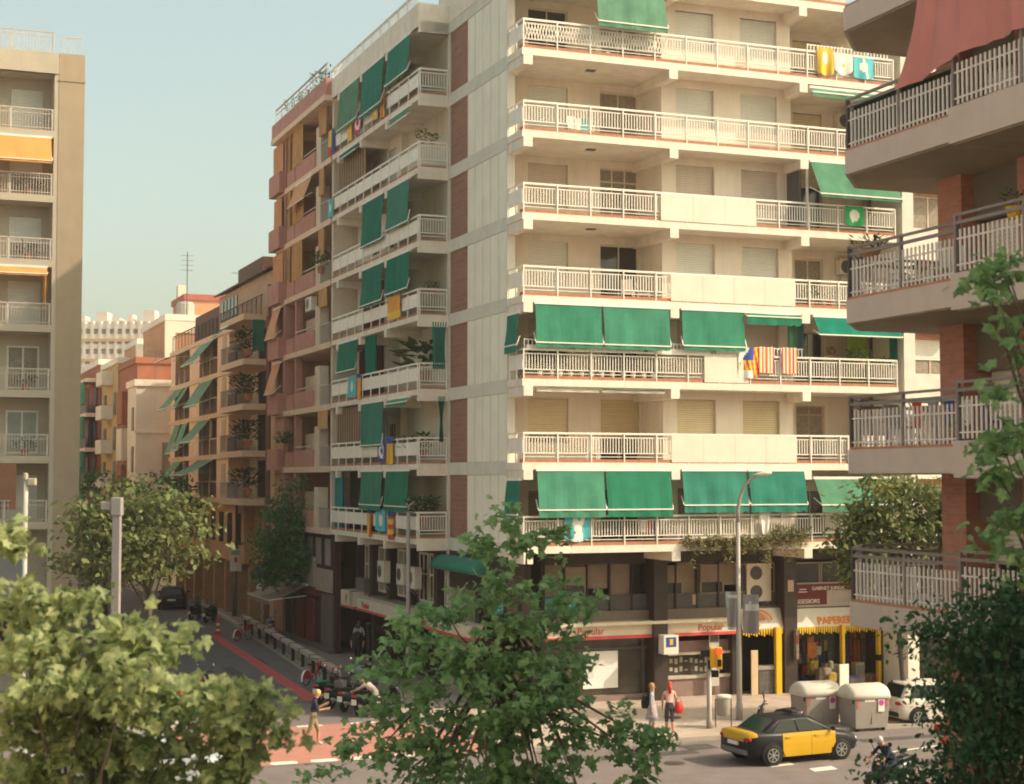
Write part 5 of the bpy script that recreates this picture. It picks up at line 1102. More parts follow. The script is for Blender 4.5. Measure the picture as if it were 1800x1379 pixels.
t = thing('street_lamp', 'thin pale street pole standing before the side balconies', 'street lamp', (19.8, 61.9, .12), VX, 'street lamps')
b = MB(); lathe_pole(b, 7.1, .095, .075); b.build('pole', polem, t, smooth=True); b = MB(); b.tube([(0, 0, 7.05), (.02, 0, 7.35), (.25, 0, 7.5)], .04, 6); b.build('arm', polem, t, smooth=True)
t = thing('sign_post', 'dark pole carrying a white sign with red emblem on the side pavement', 'sign post', (20.15, 97.6, .12), VX, 'sign posts')
b = MB(); b.lathe([(.2, 0), (.2, 2.0), (.11, 2.1), (.09, 8.2)], n=10); b.build('pole', steeld, t, smooth=True)
b = MB(); b.box(-.36, .36, -.16, -.11, 2.75, 4.1, 0); b.box(-.3, .3, -.17, -.16, 3.75, 4.05, 1); b.box(-.1, .1, -.17, -.16, 3.3, 3.6, 2); b.build('sign_plate', [white, M('pale_green_print', (.25, .42, .28), .7), redt], t)
t = thing('sign_post', 'pole with blue parking sign and white panel beside the street tree', 'sign post', (20.2, 90.5, .12), VX, 'sign posts')
b = MB(); b.tube([(0, 0, 0), (0, 0, 3.4)], .06, 8); b.build('pole', steel, t)
b = MB(); b.box(-.30, .32, -.1, -.06, 2.75, 3.4, 0); b.box(-.05, .22, -.105, -.1, 2.95, 3.3, 1); b.build('sign_plate', [fb, white], t); b = MB(); b.box(-.32, .3, -.1, -.06, 2.1, 2.6, 1); b.box(-.2, .2, -.105, -.1, 2.25, 2.35, 0); b.build('sign_plate', [fb, white], t)
t = thing('street_post', 'plain black post beside the man in black shirt', 'post', (19.52, 66.5, .12), VX); b = MB(); b.lathe([(.16, 0), (.16, .5), (.12, .6), (.12, 2.15), (.14, 2.2), (.02, 2.26)], n=12); b.build('post', M('black_iron', (.02, .016, .018), .6), t, smooth=True)
t = thing('marker_post', 'small red and white lane marker post at the start of the red line', 'post', (17.1, 87.5, 0), VX)
b = MB(); b.lathe([(.2, 0), (.17, .05), (.10, .3), (.09, .9), (.03, .95)], n=12, mi=0); b.lathe([(.105, .5), (.103, .66)], n=12, mi=1); b.lathe([(.12, .22), (.112, .34)], n=12, mi=1); b.build('post', [redp, white], t, smooth=True)
# traffic light
t = thing('traffic_light', 'pedestrian traffic light with yellow casing and red lamp lit', 'traffic light', (26.15, 48.27, .12), VX)
b = MB(); b.lathe([(.11, 0), (.11, .25), (.085, .3), (.085, 2.25)], n=10); b.tube([(0, 0, 2.2), (.04, 0, 2.4), (.2, 0, 2.5)], .06, 8); b.build('pole', polem, t, smooth=True)
ty = M('yellow_casing', (.72, .40, .02), .5)
b = MB(); b.box(.02, .28, -.14, .1, 2.05, 2.72, 0); b.box(.24, .42, -.2, -.12, 2.0, 2.75, 0); b.build('casing', ty, t, bevel=.03)
b = MB(); b.box(-.28, .0, -.12, .1, 2.42, 2.64); b.box(-.05, .03, -.1, .12, 2.0, 2.3); b.box(.26, .40, -.215, -.2, 2.1, 2.34); b.box(.08, .32, -.06, .1, 1.72, 1.95); b.build('lamp_housing', black, t, bevel=.02)
b = MB(); b.lathe([(.105, 0), (.1, -.02), (.0, -.03)], (.33, -.2, 2.60), 'y', 16); b.build('red_lamp', M('red_signal', (.6, .02, .01), .4, emit=(1, .03, .01, 2.2)), t)
# litter bin
t = thing('litter_bin', 'grey litter bin on two legs between traffic light and street lamp', 'litter bin', (26.73, 48.35, .12), VX)
b = MB(); b.loft([[(rx*math.cos(q*.524), rx*.8*math.sin(q*.524), z) for q in range(12)] for z, rx in ((.38, .19), (.42, .22), (.95, .25), (1.0, .24))]); b.build('bin', M('bin_grey', (.33, .29, .25), .6, .1), t, smooth=True)
b = MB(); b.loft([[(rx*math.cos(q*.524), rx*.8*math.sin(q*.524), z) for q in range(12)] for z, rx in ((.98, .27), (1.06, .26), (1.1, .18))]); b.build('rim', acm, t, smooth=True)
for s in (-1, 1): b = MB(); b.tube([(s*.27, 0, 0), (s*.27, 0, .95)], .02, 6); b.build('leg', steeld, t)
# bike rack
t = thing('bike_rack', 'long pale bike docking rail on black posts along the side street kerb', 'bike rack', (0, 0, 0), -T); t.location = (0, 0, 0); t.rotation_euler = (0, 0, 0)
A, B = W(18.85, 89.2, .85), W(16.95, 60.9, .85); b = MB(); b.bar(A, B, .32, .17); b.build('rail', M('pale_pink_rail', (.46, .36, .30), .6, .08), t, bevel=.02)
for k in range(11):
    q = A+(B-A)*(k+.3)/11; b = MB(); b.box(q.x-.07, q.x+.07, q.y-.07, q.y+.07, 0, .78); b.box(q.x-.19, q.x+.19, q.y-.05, q.y+.05, .76, .955); b.build('post', black, t)

# ------------------------------------------------------------------ bicycles, scooters, motorcycles
def ring(b, c, R, r, n=20, mi=0, ax='y'):
    pts = [(c[0]+R*math.cos(2*math.pi*i/n), c[1], c[2]+R*math.sin(2*math.pi*i/n)) for i in range(n+1)]; b.tube(pts, r, 6, mi, cap=False)
def bicycle(label, c, rz):
    t = thing('bicycle', label, 'bicycle', c, rz, 'red share bikes')
    for x in (-.5, .5):
        b = MB(); ring(b, (x, 0, .31), .29, .022); w = b.build('wheel', rubber, t)
        s = MB(); [s.bar((x, 0, .31), (x+.28*math.cos(k*.7), 0, .31+.28*math.sin(k*.7)), .006) for k in range(9)]; s.build('spokes', chrome, w)
    b = MB(); b.tube([(-.5, 0, .31), (-.08, 0, .28), (.36, 0, .62), (.42, 0, .8)], .03, 8); b.tube([(-.08, 0, .28), (-.2, 0, .78)], .025, 8); b.tube([(.5, 0, .31), (.40, 0, .85), (.36, 0, 1.0)], .022, 8); b.build('frame', redp, t, smooth=True)
    b = MB(); pts = [(-.5+.335*math.cos(a), .0, .31+.335*math.sin(a)) for a in [rad(q) for q in range(20, 215, 15)]]
    for p, q in zip(pts, pts[1:]): b.bar(p, q, .09, .012, 0)
    for s in (-1, 1): b.loft([[(-.5+.05*math.cos(a), s*.05, .31+.05*math.sin(a)) for a in [rad(z) for z in range(20, 200, 18)]], [(-.5+.3*math.cos(a), s*.045, .31+.3*math.sin(a)) for a in [rad(z) for z in range(20, 200, 18)]]], 1, cap=False, closed=False)
    b.build('fender', [white, redp], t)
    b = MB(); b.box(-.34, -.08, -.07, .07, .82, .88); b.build('saddle', black, t, bevel=.03)
    b = MB(); b.tube([(.25, .28, 1.03), (.36, .1, 1.02), (.36, -.1, 1.02), (.25, -.28, 1.03)], .015, 6); b.build('handlebar', black, t)
    b = MB(); b.box(.48, .72, -.14, .14, .62, .82); b.build('basket', M('dark_red_plastic', (.28, .03, .03), .6), t); return t
bk = rad(42)
bicycle('red share bike docked at the far end of the rail', (17.75, 84.0, 0), bk); bicycle('red share bike docked by the motorcycles end of the rail', (16.75, 65.3, 0), bk)
def scooter(label, c, rz, col, col2=None, seat=None, box=None, screen=False, white_mirror=True, group='parked scooters and motorcycles', plate=True, cat='scooter', name='motor_scooter', bulk=1.):
    t = thing(name, label, cat, c, rz, group); m = M('scooter_paint_%02x%02x%02x' % tuple(int(x*255) for x in col), col, .25, .05, spec=.6); m2 = col2 or black
    for x in (-.62, .66):
        b = MB(); b.lathe([(.15, -.05), (.24, -.06), (.275, -.03), (.275, .03), (.24, .06), (.15, .05)], (x, 0, .275), 'y', 20); w = b.build('wheel', rubber, t, smooth=True)
        r = MB(); r.lathe([(.04, -.055), (.15, -.045), (.15, .045), (.04, .055)], (x, 0, .275), 'y', 12); r.build('rim', steel, w, smooth=True)
    b = MB(); n = 12
    b.loft([[(x, w*math.cos(q*6.2832/n)*bulk, z+h*math.sin(q*6.2832/n)) for q in range(n)] for x, w, z, h in ((-.98, .06, .74, .05), (-.9, .13, .70, .12), (-.65, .19, .64, .18), (-.3, .20, .58, .19), (-.02, .17, .48, .16), (.05, .12, .4, .1))])
    b.loft([[(x+.0, w*math.cos(q*6.2832/n)*bulk, z+h*math.sin(q*6.2832/n)) for q in range(n)] for x, w, z, h in ((-.1, .16, .30, .06), (.3, .16, .29, .06), (.42, .2, .38, .12))])
    b.loft([[(x+d*math.cos(q*6.2832/n), w*math.sin(q*6.2832/n)*bulk, z) for q in range(n)] for x, w, z, d in ((.46, .14, .28, .05), (.47, .22, .45, .07), (.44, .24, .68, .08), (.38, .19, .9, .08), (.34, .10, 1.0, .06))])
    b.loft([[(x, w*math.cos(q*6.2832/n), z+h*math.sin(q*6.2832/n)) for q in range(n)] for x, w, z, h in ((.42, .05, .5, .03), (.6, .085, .57, .04), (.8, .075, .54, .04), (.92, .04, .46, .02))])
    b.build('body', m, t, smooth=True)
    b = MB(); b.loft([[(x, w*math.cos(q*6.2832/n), z+h*math.sin(q*6.2832/n)) for q in range(n)] for x, w, z, h in ((-.82, .1, .86, .04), (-.7, .15, .87, .07), (-.35, .16, .82, .07), (-.1, .13, .78, .06), (-.02, .07, .74, .03))]); b.build('seat', seat or m2, t, smooth=True)
    b = MB(); b.tube([(.22, .36, 1.06), (.33, .2, 1.05), (.36, 0, 1.03), (.33, -.2, 1.05), (.22, -.36, 1.06)], .018, 6); b.tube([(.68, .07, .28), (.45, .05, .95)], .02, 6); b.tube([(.68, -.07, .28), (.45, -.05, .95)], .02, 6); b.build('handlebar', black, t)
    for s in (-1, 1):
        b = MB(); b.tube([(.3, s*.24, 1.06), (.34, s*.33, 1.28)], .01, 5); b.ball((.34, s*.35, 1.33), .025, .085, .06, 8, 5); k = b.build('mirror', black, t, smooth=True)
        g = MB(); g.lathe([(.0, 0), (.06, 0.001)], (.312, s*.35, 1.33), 'x', 12); g.build('mirror_glass', M('mirror_sky', (.75, .8, .8), .08, metal=1.), k)
    b = MB(); b.ball((.47, 0, .88), .06, .1, .07, 10, 6); b.build('headlight', chrome, t, smooth=True)
    b = MB(); b.box(-1.0, -.95, -.09, .09, .70, .78); b.build('tail_light', redp, t, bevel=.01)
    if plate: b = MB(); b.box(-.99, -.975, -.1, .1, .42, .62); b.build('number_plate', white, t)
    b = MB(); b.tube([(-.15, -.18, .3), (-.6, -.2, .32), (-.95, -.2, .4)], [.03, .05, .055], 8); b.build('exhaust', steel, t, smooth=True)
    if screen: b = MB(); b.loft([[(.46, y*.9, .95), (.36, y, 1.25), (.26, y*.7, 1.42)] for y in (-.2, -.1, 0, .1, .2)], cap=False, closed=False); b.build('windscreen', M('smoked_screen', (.16, .18, .18), .1, spec=.7), t, smooth=True)
    if box: b = MB(); b.box(-1.12, -.75, -.19, .19, .93, 1.22); b.build('top_box', box, t, bevel=.06)
    return t
hd = face_world(.45, 1)
scooter('black scooter with green seat cover at the dock rail end of the row', (16.0, 60.0, 0), hd, (.012, .012, .014), seat=M('green_cover', (.02, .18, .09), .7)); scooter('black motorcycle with smoked screen, second from the dock rail', (16.1, 58.7, 0), hd, (.015, .015, .018), screen=True, bulk=1.15)
scooter('dark grey scooter with top box in the middle of the row', (16.3, 57.6, 0), hd, (.05, .05, .055), box=steeld); scooter('black scooter with red tail next to the bending person', (16.55, 56.6, 0), hd, (.02, .018, .02), screen=True)
scooter('black scooter at the pavement end of the row, beside the bending person', (17.2, 56.1, 0), hd, (.012, .012, .012), bulk=1.1); scooter('silver grey scooter behind the row of black ones', (17.3, 60.9, .12), hd, (.30, .30, .31), screen=True)
scooter('black scooter parked on the left behind the black car', (17.6, 97.2, 0), face_world(.2, 1), (.012, .012, .014), screen=True); scooter('black motorcycle parked beside the other scooter near the black car', (18.15, 95.4, 0), face_world(.2, 1), (.015, .015, .015), bulk=1.3)
scooter('silver moped chained by the side pavement railing', (19.2, 84.0, .12), face_world(-.3, 1), (.35, .37, .40)); scooter('motorcycle with pale mirrors parked behind the taxi', (27.9, 47.0, 0), face_world(-1, .1), (.05, .045, .045), screen=False)
scooter('bright red scooter half hidden by the dark foliage', (30.6, 40.4, 0), face_world(.8, .5), (.6, .05, .02), box=redp)
scooter('red scooter glimpsed through the left tree', (9.8, 58.5, 0), face_world(.3, 1), (.5, .05, .03)); scooter('dark scooter with red seat half hidden behind the left tree', (11.6, 62.5, 0), face_world(.3, 1), (.04, .045, .05), seat=redp)
mv = scooter('dark scooter ridden along the avenue nearest the camera', (25.9, 37.5, 0), rad(192), (.012, .015, .03), group=None, plate=True)
person('rider in navy jacket and pale helmet crouched over the dark scooter', (26.02, 37.53, -.02), rad(192), 1.72, (.02, .025, .06), (.025, .03, .06), (.05, .05, .05), (.55, .50, .46), legs=((78, 8), (78, 8)), arms=((40, 66), (40, 66)), lean=40, shorts=False, sit=.84)

# ------------------------------------------------------------------ cars
def car(label, c, rz, paint_c, L=4.3, Wd=1.76, H=1.45, hatch=False, taxi=False, name='parked_car', group='cars parked along the streets', cat='car', dirt=None, plate=True):
    t = thing(name, label, cat, c, rz, group); hl, hw = L/2, Wd/2
    pm = M('car_paint_%02x%02x%02x' % tuple(int(x*255) for x in paint_c), paint_c, .35, .04, spec=.22)
    gl = M('car_glass', (.012, .016, .014), .1, .1, spec=.35); tm = M('car_trim', (.02, .02, .02), .6)
    if hatch: ST = ((-1, .84, .40, .86), (-.97, .93, .30, .95), (-.85, .99, .22, .98), (-.5, 1, .2, .97), (0, 1, .2, .95), (.45, 1, .2, .93), (.72, .98, .2, .86), (.92, .9, .25, .74), (1, .76, .34, .58)); cb = (-.93, -.76, .16, .50); zr = H
    else: ST = ((-1, .80, .40, .84), (-.975, .91, .30, .97), (-.85, .98, .24, 1.0), (-.5, 1, .2, .98), (0, 1, .2, .95), (.42, 1, .2, .92), (.72, .98, .2, .83), (.92, .9, .25, .72), (1, .76, .36, .60)); cb = (-.78, -.44, .10, .46); zr = H
    b = MB(); rings = []
    for x, w, z0, z1 in ST:
        w_ = w*hw; rings.append([(x*hl, s*w_*q, z) for s, pts in ((1, ((.55, z0), (.9, z0+.02), (.985, z0+.16), (1, z0+(z1-z0)*.5), (.985, z1-.12), (.93, z1-.02), (.6, z1+.015))), (-1, ((.6, z1+.015), (.93, z1-.02), (.985, z1-.12), (1, z0+(z1-z0)*.5), (.985, z0+.16), (.9, z0+.02), (.55, z0)))) for q, z in pts])
    def slot(k, i): return 1 if (taxi and k in (0, 1) and i in (4, 5, 6, 7, 8)) else (2 if i in (13, 0, 12) and 0 else 0)
    b.loft(rings, slot); b.build('body', [pm, M('taxi_yellow', (.55, .32, .01), .3, .04, spec=.5), tm], t, smooth=True)
    zb = .90; wb, wt = hw*.93, hw*.76
    xs = [q*hl for q in cb]                       # base rear, roof rear, roof front, base front
    def crow(x, z, w, n=7): return [(x, w*math.sin(rad(-90+180*i/(n-1))), z+.035*math.cos(rad(-90+180*i/(n-1)))) for i in range(n)]
    g = MB(); base = [(xs[0], wb), (xs[3]+.25, wb), (xs[3]+.25, -wb), (xs[0], -wb)]
    # roof shell: rounded frustum
    R0 = [(xs[0], -wb*.96, zb), (xs[0], wb*.96, zb), (xs[3]+.28, wb*.92, zb-.03), (xs[3]+.28, -wb*.92, zb-.03)]
    R1 = [(xs[1], -wt, zr-.05), (xs[1], wt, zr-.05), (xs[2], wt*.98, zr-.04), (xs[2], -wt*.98, zr-.04)]
    g.hexa(R0+R1); g.build('roof', pm, t, bevel=.09, smooth=True)
    def lerp(a, b_, t_): return tuple(a[i]+(b_[i]-a[i])*t_ for i in range(3))
    def pane(nm, q00, q10, q11, q01, s0, s1, h0, h1, off):
        P = lambda s, h: Vector(lerp(lerp(q00, q10, s), lerp(q01, q11, s), h))+Vector(off)
        m = MB(); A = [P(s0, h0), P(s1, h0), P(s1, h1), P(s0, h1)]; m.hexa(A+[p+Vector(off)*.6 for p in A]); m.build(nm, gl, t, bevel=.004)
    pane('rear_window', R0[0], R0[1], R1[1], R1[0], .09, .91, .14, .90, (-.012, 0, .006)); pane('windscreen', R0[3], R0[2], R1[2], R1[3], .07, .93, .08, .92, (.012, 0, .006))
    for s, (i, j) in ((1, (1, 2)), (-1, (0, 3))):
        for s0, s1 in ((.12, .47), (.50, .86)): pane('window', R0[i], R0[j], R1[j], R1[i], s0, s1, .12, .88, (0, s*.012, .004))
    for x in (-.60*hl, .62*hl):
        for s in (-1, 1):
            a = MB(); a.lathe([(.36, -.02), (.36, .012), (.0, .013)], (x, s*(hw-.005) if s > 0 else -(hw-.005), .33), 'y', 24) if s > 0 else a.lathe([(.36, .02), (.36, -.012), (.0, -.013)], (x, -(hw-.005), .33), 'y', 24)
            a.build('wheel_arch', tm, t)
            w = MB(); w.lathe([(.2, -.1), (.29, -.11), (.315, -.07), (.315, .07), (.29, .11), (.2, .1)], (x, s*(hw-.075), .315), 'y', 24); wo = w.build('wheel', rubber, t, smooth=True)
            r = MB(); yo = s*(hw-.075)+s*.10
            r.lathe([(.205, -.06), (.205, .012), (.185, .012), (.175, -.03)] if s > 0 else [(.205, .06), (.205, -.012), (.185, -.012), (.175, .03)], (x, yo, .315), 'y', 24)
            for k in range(7): an = k*.8976; r.bar((x, yo-s*.005, .315), (x+.195*math.cos(an), yo-s*.005, .315+.195*math.sin(an)), .045, .03)
            r.ball((x, yo, .315), .05, .02, .05, 8, 4); r.build('rim', M('alloy', (.45, .44, .42), .35, metal=.7), wo)
    for s in (-1, 1):
        b = MB(); b.ball((-hl*.965, s*hw*.72, .80), .09, .2, .085, 12, 6); b.build('tail_light', M('tail_red', (.42, .015, .02), .25), t, smooth=True)
        b = MB(); b.ball((hl*.93, s*hw*.68, .60), .1, .17, .07, 12, 6); b.build('headlight', M('headlight_glass', (.6, .6, .58), .1, spec=.8), t, smooth=True)
        b = MB(); b.ball((xs[3]-.02, s*(hw+.07), .98), .06, .11, .07, 8, 5); b.build('wing_mirror', pm, t, smooth=True)
        for x0, x1 in ((-.42, .085), (.09, .52)):      # doors, a few millimetres proud, with shut lines between
            d = MB(); ys = lambda z: s*(hw*(1.0 if .3 < z < .75 else .985)+.008)
            zs = (.24, .42, .62, .82, .93); rings = []
            for x in (x0*hl, x1*hl): rings.append([(x+(.10 if (z < .4 and x < -.3) else 0), ys(z)-s*.02*(z > .85), z) for z in zs]+[(x, ys(z)-s*.06, z) for z in reversed(zs)])
            d.loft(rings); do = d.build('door', MATS['taxi_yellow'] if taxi else pm, t)
            h = MB(); h.box(x0*hl+.1, x0*hl+.28, min(s*(hw+.005), s*(hw+.035)), max(s*(hw+.005), s*(hw+.035)), .80, .83); h.build('handle', tm if not taxi else MATS['taxi_yellow'], do)
    b = MB(); b.box(-hl*1.0-.03, -hl*.93, -hw*.82, hw*.82, .34, .5); b.box(hl*.93, hl*1.0+.01, -hw*.74, hw*.74, .3, .42); b.build('bumper', tm if not taxi else M('grey_bumper', (.16, .15, .145), .4), t, bevel=.04)
    if taxi: b = MB(); b.box(-hl-.02, -hl+.05, -hw*.62, hw*.62, .73, .86); b.build('trunk_lid', MATS['taxi_yellow'], t, bevel=.015)
    if plate: b = MB(); b.box(-hl-.045, -hl+.03, -.26, .26, .60, .71); b.build('number_plate', white, t)
    if taxi: b = MB(); b.box(-.12, .12, -.25, .25, H+.0, H+.1); b.build('roof_sign', tm, t, bevel=.03)
    return t
car('black and yellow taxi driving along the avenue', (26.0, 42.85, 0), rad(5), (.012, .013, .018), 4.15, 1.70, 1.40, taxi=True, name='taxi', group=None, cat='taxi')
car('small white hatchback parked beyond the waste containers', (34.5, 47.35, 0), rad(-3), (.62, .57, .49), 3.55, 1.63, 1.5, hatch=True)
car('black car seen from behind parked up the side street', (17.9, 107, 0), face_world(-.16, 1), (.012, .014, .022), 4.1, 1.75, 1.47, hatch=True)
car('white car under the left tree near the red paving', (7.3, 54.3, 0), face_world(1, .25), (.62, .60, .57), 4.4, 1.78, 1.46)
car('pale silver car at the bottom of the left tree', (5.6, 47.0, 0), face_world(1, .3), (.42, .42, .42), 4.4, 1.78, 1.46)
car('blue-white car bonnet at the lower edge of red paving', (7.2, 45.1, 0), face_world(1, .3), (.50, .54, .57), 4.4, 1.78, 1.46)
car('white car beyond the left tree, nearest the side street corner', (8.0, 60.5, 0), face_world(-.2, 1), (.60, .58, .55), 4.3, 1.76, 1.46)
car('dark red car parked under the street trees', (12.8, 113, 0), face_world(-.16, 1), (.12, .015, .018), 4.2, 1.75, 1.47, hatch=True)
car('dark grey car parked ahead of the red one under the trees', (12.2, 104, 0), face_world(-.16, 1), (.04, .045, .05), 4.2, 1.75, 1.47)
# waste containers
def container(label, c, rz=0.):
    t = thing('waste_container', label, 'waste container', c, rz, 'street waste containers')
    gm = M('container_grey', (.30, .265, .235), .7, .08, 2., .05); lm = M('container_lid', (.60, .55, .47), .55, .05)
    def sec(z, x0, x1, y0, y1): return [(x0, y0, z), (x1, y0, z), (x1, y1, z), (x0, y1, z)]
    b = MB(); b.loft([sec(.1, -.62, .62, -.48, .5), sec(.5, -.65, .65, -.52, .52), sec(1.12, -.68, .68, -.56, .54)]); b.box(-.02, .02, -.535, -.49, .25, .72); b.build('bin_body', gm, t, bevel=.05)
    b = MB(); n = 11
    def arch(x, k): return [(x, -.60*k+ .0+.60*k*(1-math.cos(q*math.pi/(n-1))), 1.10+.47*k*math.sin(q*math.pi/(n-1))) for q in range(n)]
    b.loft([arch(-.78, .6), arch(-.74, .86), arch(-.62, 1.0), arch(.62, 1.0), arch(.74, .88), arch(.80, .6)]); b.build('lid', lm, t, smooth=True)
    b = MB()
    for x in (-.62, .52):
        for k in range(4): b.hexa([(x, -.575, .80+k*.08), (x+.1, -.575, .84+k*.08), (x+.1, -.57, .84+k*.08), (x, -.57, .80+k*.08), (x, -.578, .84+k*.08), (x+.1, -.578, .88+k*.08), (x+.1, -.57, .88+k*.08), (x, -.57, .84+k*.08)])
    b.build('reflective_strip', M('red_white_strip', (.62, .12, .10), .6), t)
    b = MB(); b.box(.22, .46, -.575, -.56, .66, 1.08, 0); b.lathe([(.105, 0), (.1, -.004), (0, -.005)], (.34, -.576, .96), 'y', 16, 1); b.box(-.3, .1, -.565, -.55, 1.0, 1.1, 0); b.build('sticker', [white, M('magenta_print', (.5, .05, .33), .6)], t)
    for s in (-1, 1): b = MB(); b.bar((s*.70, -.45, .95), (s*.66, -.5, 1.22), .05); b.build('lid_hinge', tm_, t)
    b = MB(); [b.lathe([(.08, -.04), (.08, .04)], (x, y, .08), 'x', 10) for x in (-.5, .5) for y in (-.4, .4)]; b.build('wheel', rubber, t)
    return t
tm_ = M('dark_hinge', (.04, .04, .04), .6)
container('grey waste container with white lid, partly behind the taxi', (30.15, 48.0, 0), rad(-2)); container('grey waste container with white lid, next to the white hatchback', (31.35, 46.85, 0), rad(-2))
# banners on the lamp, bags carried
ban = M('grey_banner_cloth', (.21, .19, .20), .8, .08, 2.)
VF = lambda a, d, z: tuple(Vector((28.03, 49.55, 0))+Vector((cT*a-sT*d*0, -sT*a, z))+Vector((-sT*d*-1*0, -d, 0)))
bp_ = M('pale_banner_print', (.42, .42, .42), .8)
cloth('street_banner', 'grey street banner blown to the left of the lamp pole', 'banner', VF, -.5, -.02, .06, 4.6, 3.28, [ban, M('teal_banner_print', (.22, .30, .30), .8), bp_], lambda s, t: 1 if (s < .25 and t < .4) else (2 if .12 < t < .2 or .93 < t < .97 else 0), .04, .02, 'banners on the street lamp', flare=-.25)
cloth('street_banner', 'grey street banner blown to the right of the lamp pole', 'banner', VF, .12, .68, .06, 4.5, 3.15, [ban, bp_], lambda s, t: 1 if (.28 < t < .4 and .15 < s) or (.2 < t < .28 and .4 < s < .55) or (.46 < t < .54 and s > .2) else 0, .05, .02, 'banners on the street lamp', flare=.12)
def bag(label, c, mat, s=(.16, .09, .2)):
    b = MB(); b.loft([[(s[0]*k*math.cos(q*.6283), s[1]*k*math.sin(q*.6283), z) for q in range(10)] for z, k in ((-s[2], .6), (-s[2]*.8, .95), (0, 1.05), (s[2]*.7, .8), (s[2], .5))])
    b.tube([(-s[0]*.6, 0, s[2]*.9), (0, 0, s[2]*2.2), (s[0]*.6, 0, s[2]*.9)], .012, 5); place(b.build('bag', mat, smooth=True), c, 0, label=label, cat='bag')
bag('black backpack of the woman in the grey dress', (23.42, 47.60, 1.22), black); bag('red shoulder bag of the red-haired woman', (24.75, 47.8, .95), redp, (.17, .1, .19)); bag('white carrier bag held by the woman in pale dress', (20.35, 89.3, .72), white, (.12, .08, .2))
# ------------------------------------------------------------------ trees
def half_leaf(pts): return pts
LOBE = [(0, 0), (.13, -.06), (.42, .02), (.30, .22), (.62, .50), (.27, .55), (.20, .72), (0, 1.0)]       # right half of a plane-tree leaf
LEAF5 = [(x, y) for x, y in LOBE]
SIMPLE = [(0, 0), (.26, .28), (.24, .62), (0, 1.0)]
def leaf_mesh(name, centres, size, mat, parent, o, lobe=True, droop=.35, flat=.55):
    """one mesh of many separate folded leaves; centres: N x 3 street/world points minus origin o"""
    C = np.asarray(centres, float)-np.asarray(o); N = len(C); half = np.array(LEAF5 if lobe else SIMPLE); k = len(half)
    R_ = np.stack([half[:, 0], half[:, 1], -.28*half[:, 0]-droop*half[:, 1]**2*.8], 1); L_ = R_*np.array([-1, 1, 1])
    tpl = np.concatenate([R_, L_[::-1][1:-1][::-1]]) if False else np.concatenate([R_, L_])
    yaw = RNG.uniform(0, 2*math.pi, N); pit = RNG.normal(-.25, flat, N); rol = RNG.normal(0, flat, N); sc = size*RNG.uniform(.4, 1.3, N)
    cy, sy, cp, sp, cr, sr = np.cos(yaw), np.sin(yaw), np.cos(pit), np.sin(pit), np.cos(rol), np.sin(rol)
    x = tpl[None, :, 0]*cr[:, None]+tpl[None, :, 2]*sr[:, None]; z = -tpl[None, :, 0]*sr[:, None]+tpl[None, :, 2]*cr[:, None]; y = np.repeat(tpl[None, :, 1], N, 0)
    y2 = y*cp[:, None]-z*sp[:, None]; z2 = y*sp[:, None]+z*cp[:, None]; x2 = x*cy[:, None]-y2*sy[:, None]; y3 = x*sy[:, None]+y2*cy[:, None]
    V = (np.stack([x2, y3, z2], 2)*sc[:, None, None]+C[:, None, :]).reshape(-1, 3); m = 2*k
    idx = np.arange(N)[:, None]*m+np.concatenate([np.arange(k), k+np.arange(k)[::-1]])[None, :]
    me = bpy.data.meshes.new(name); me.vertices.add(N*m); me.vertices.foreach_set('co', V.ravel()); me.loops.add(N*m); me.loops.foreach_set('vertex_index', idx.ravel().astype(np.int32))
    me.polygons.add(2*N); me.polygons.foreach_set('loop_start', (np.arange(2*N)*k).astype(np.int32)); me.polygons.foreach_set('loop_total', np.full(2*N, k, np.int32)); me.materials.append(mat)
    me.update(calc_edges=True); me.validate(); ob = bpy.data.objects.new(name, me); COL.objects.link(ob); ob.parent = parent; return ob
def clouds(ells, dens, sprays, spread, shell=.55):
    """leaf positions: sprays scattered through ellipsoids (cx,cy,cz,rx,ry,rz), leaves gathered round each spray"""
    out, cen = [], []
    for e in ells:
        c, r = np.array(e[:3]), np.array(e[3:6]); n = max(3, int(sprays*r[0]*r[1]*r[2]*4.19*(e[6] if len(e) > 6 else 1)))
        d = RNG.normal(size=(n, 3)); d /= np.linalg.norm(d, axis=1)[:, None]; q = c+d*r*(RNG.uniform(shell, 1.0, n)**.8)[:, None]
        for p in q:
            cen.append(p); m = RNG.poisson(dens); a = RNG.normal(size=(m, 3))*spread*np.array([1, 1, .55]); out.append(p+a)
    return np.concatenate(out), cen
def VP_(x, y, Y):                                  # helper for planning: point at depth Y seen at photo position x, y
    P_ = math.atan(150.5/2800); a, bb = (x-900)/2800, (689.5-y)/2800; dy, dz = math.cos(P_)-bb*math.sin(P_), math.sin(P_)+bb*math.cos(P_); k = Y/dy
    return np.array((a*k, Y, EYE+dz*k))
def E_(x, y, rx, ry, Y, rd=None, w=1.):
    p = VP_(x, y, Y); s = Y/2800; return (*p, rx*s, rd or max(rx, ry)*s*.9, ry*s, w)
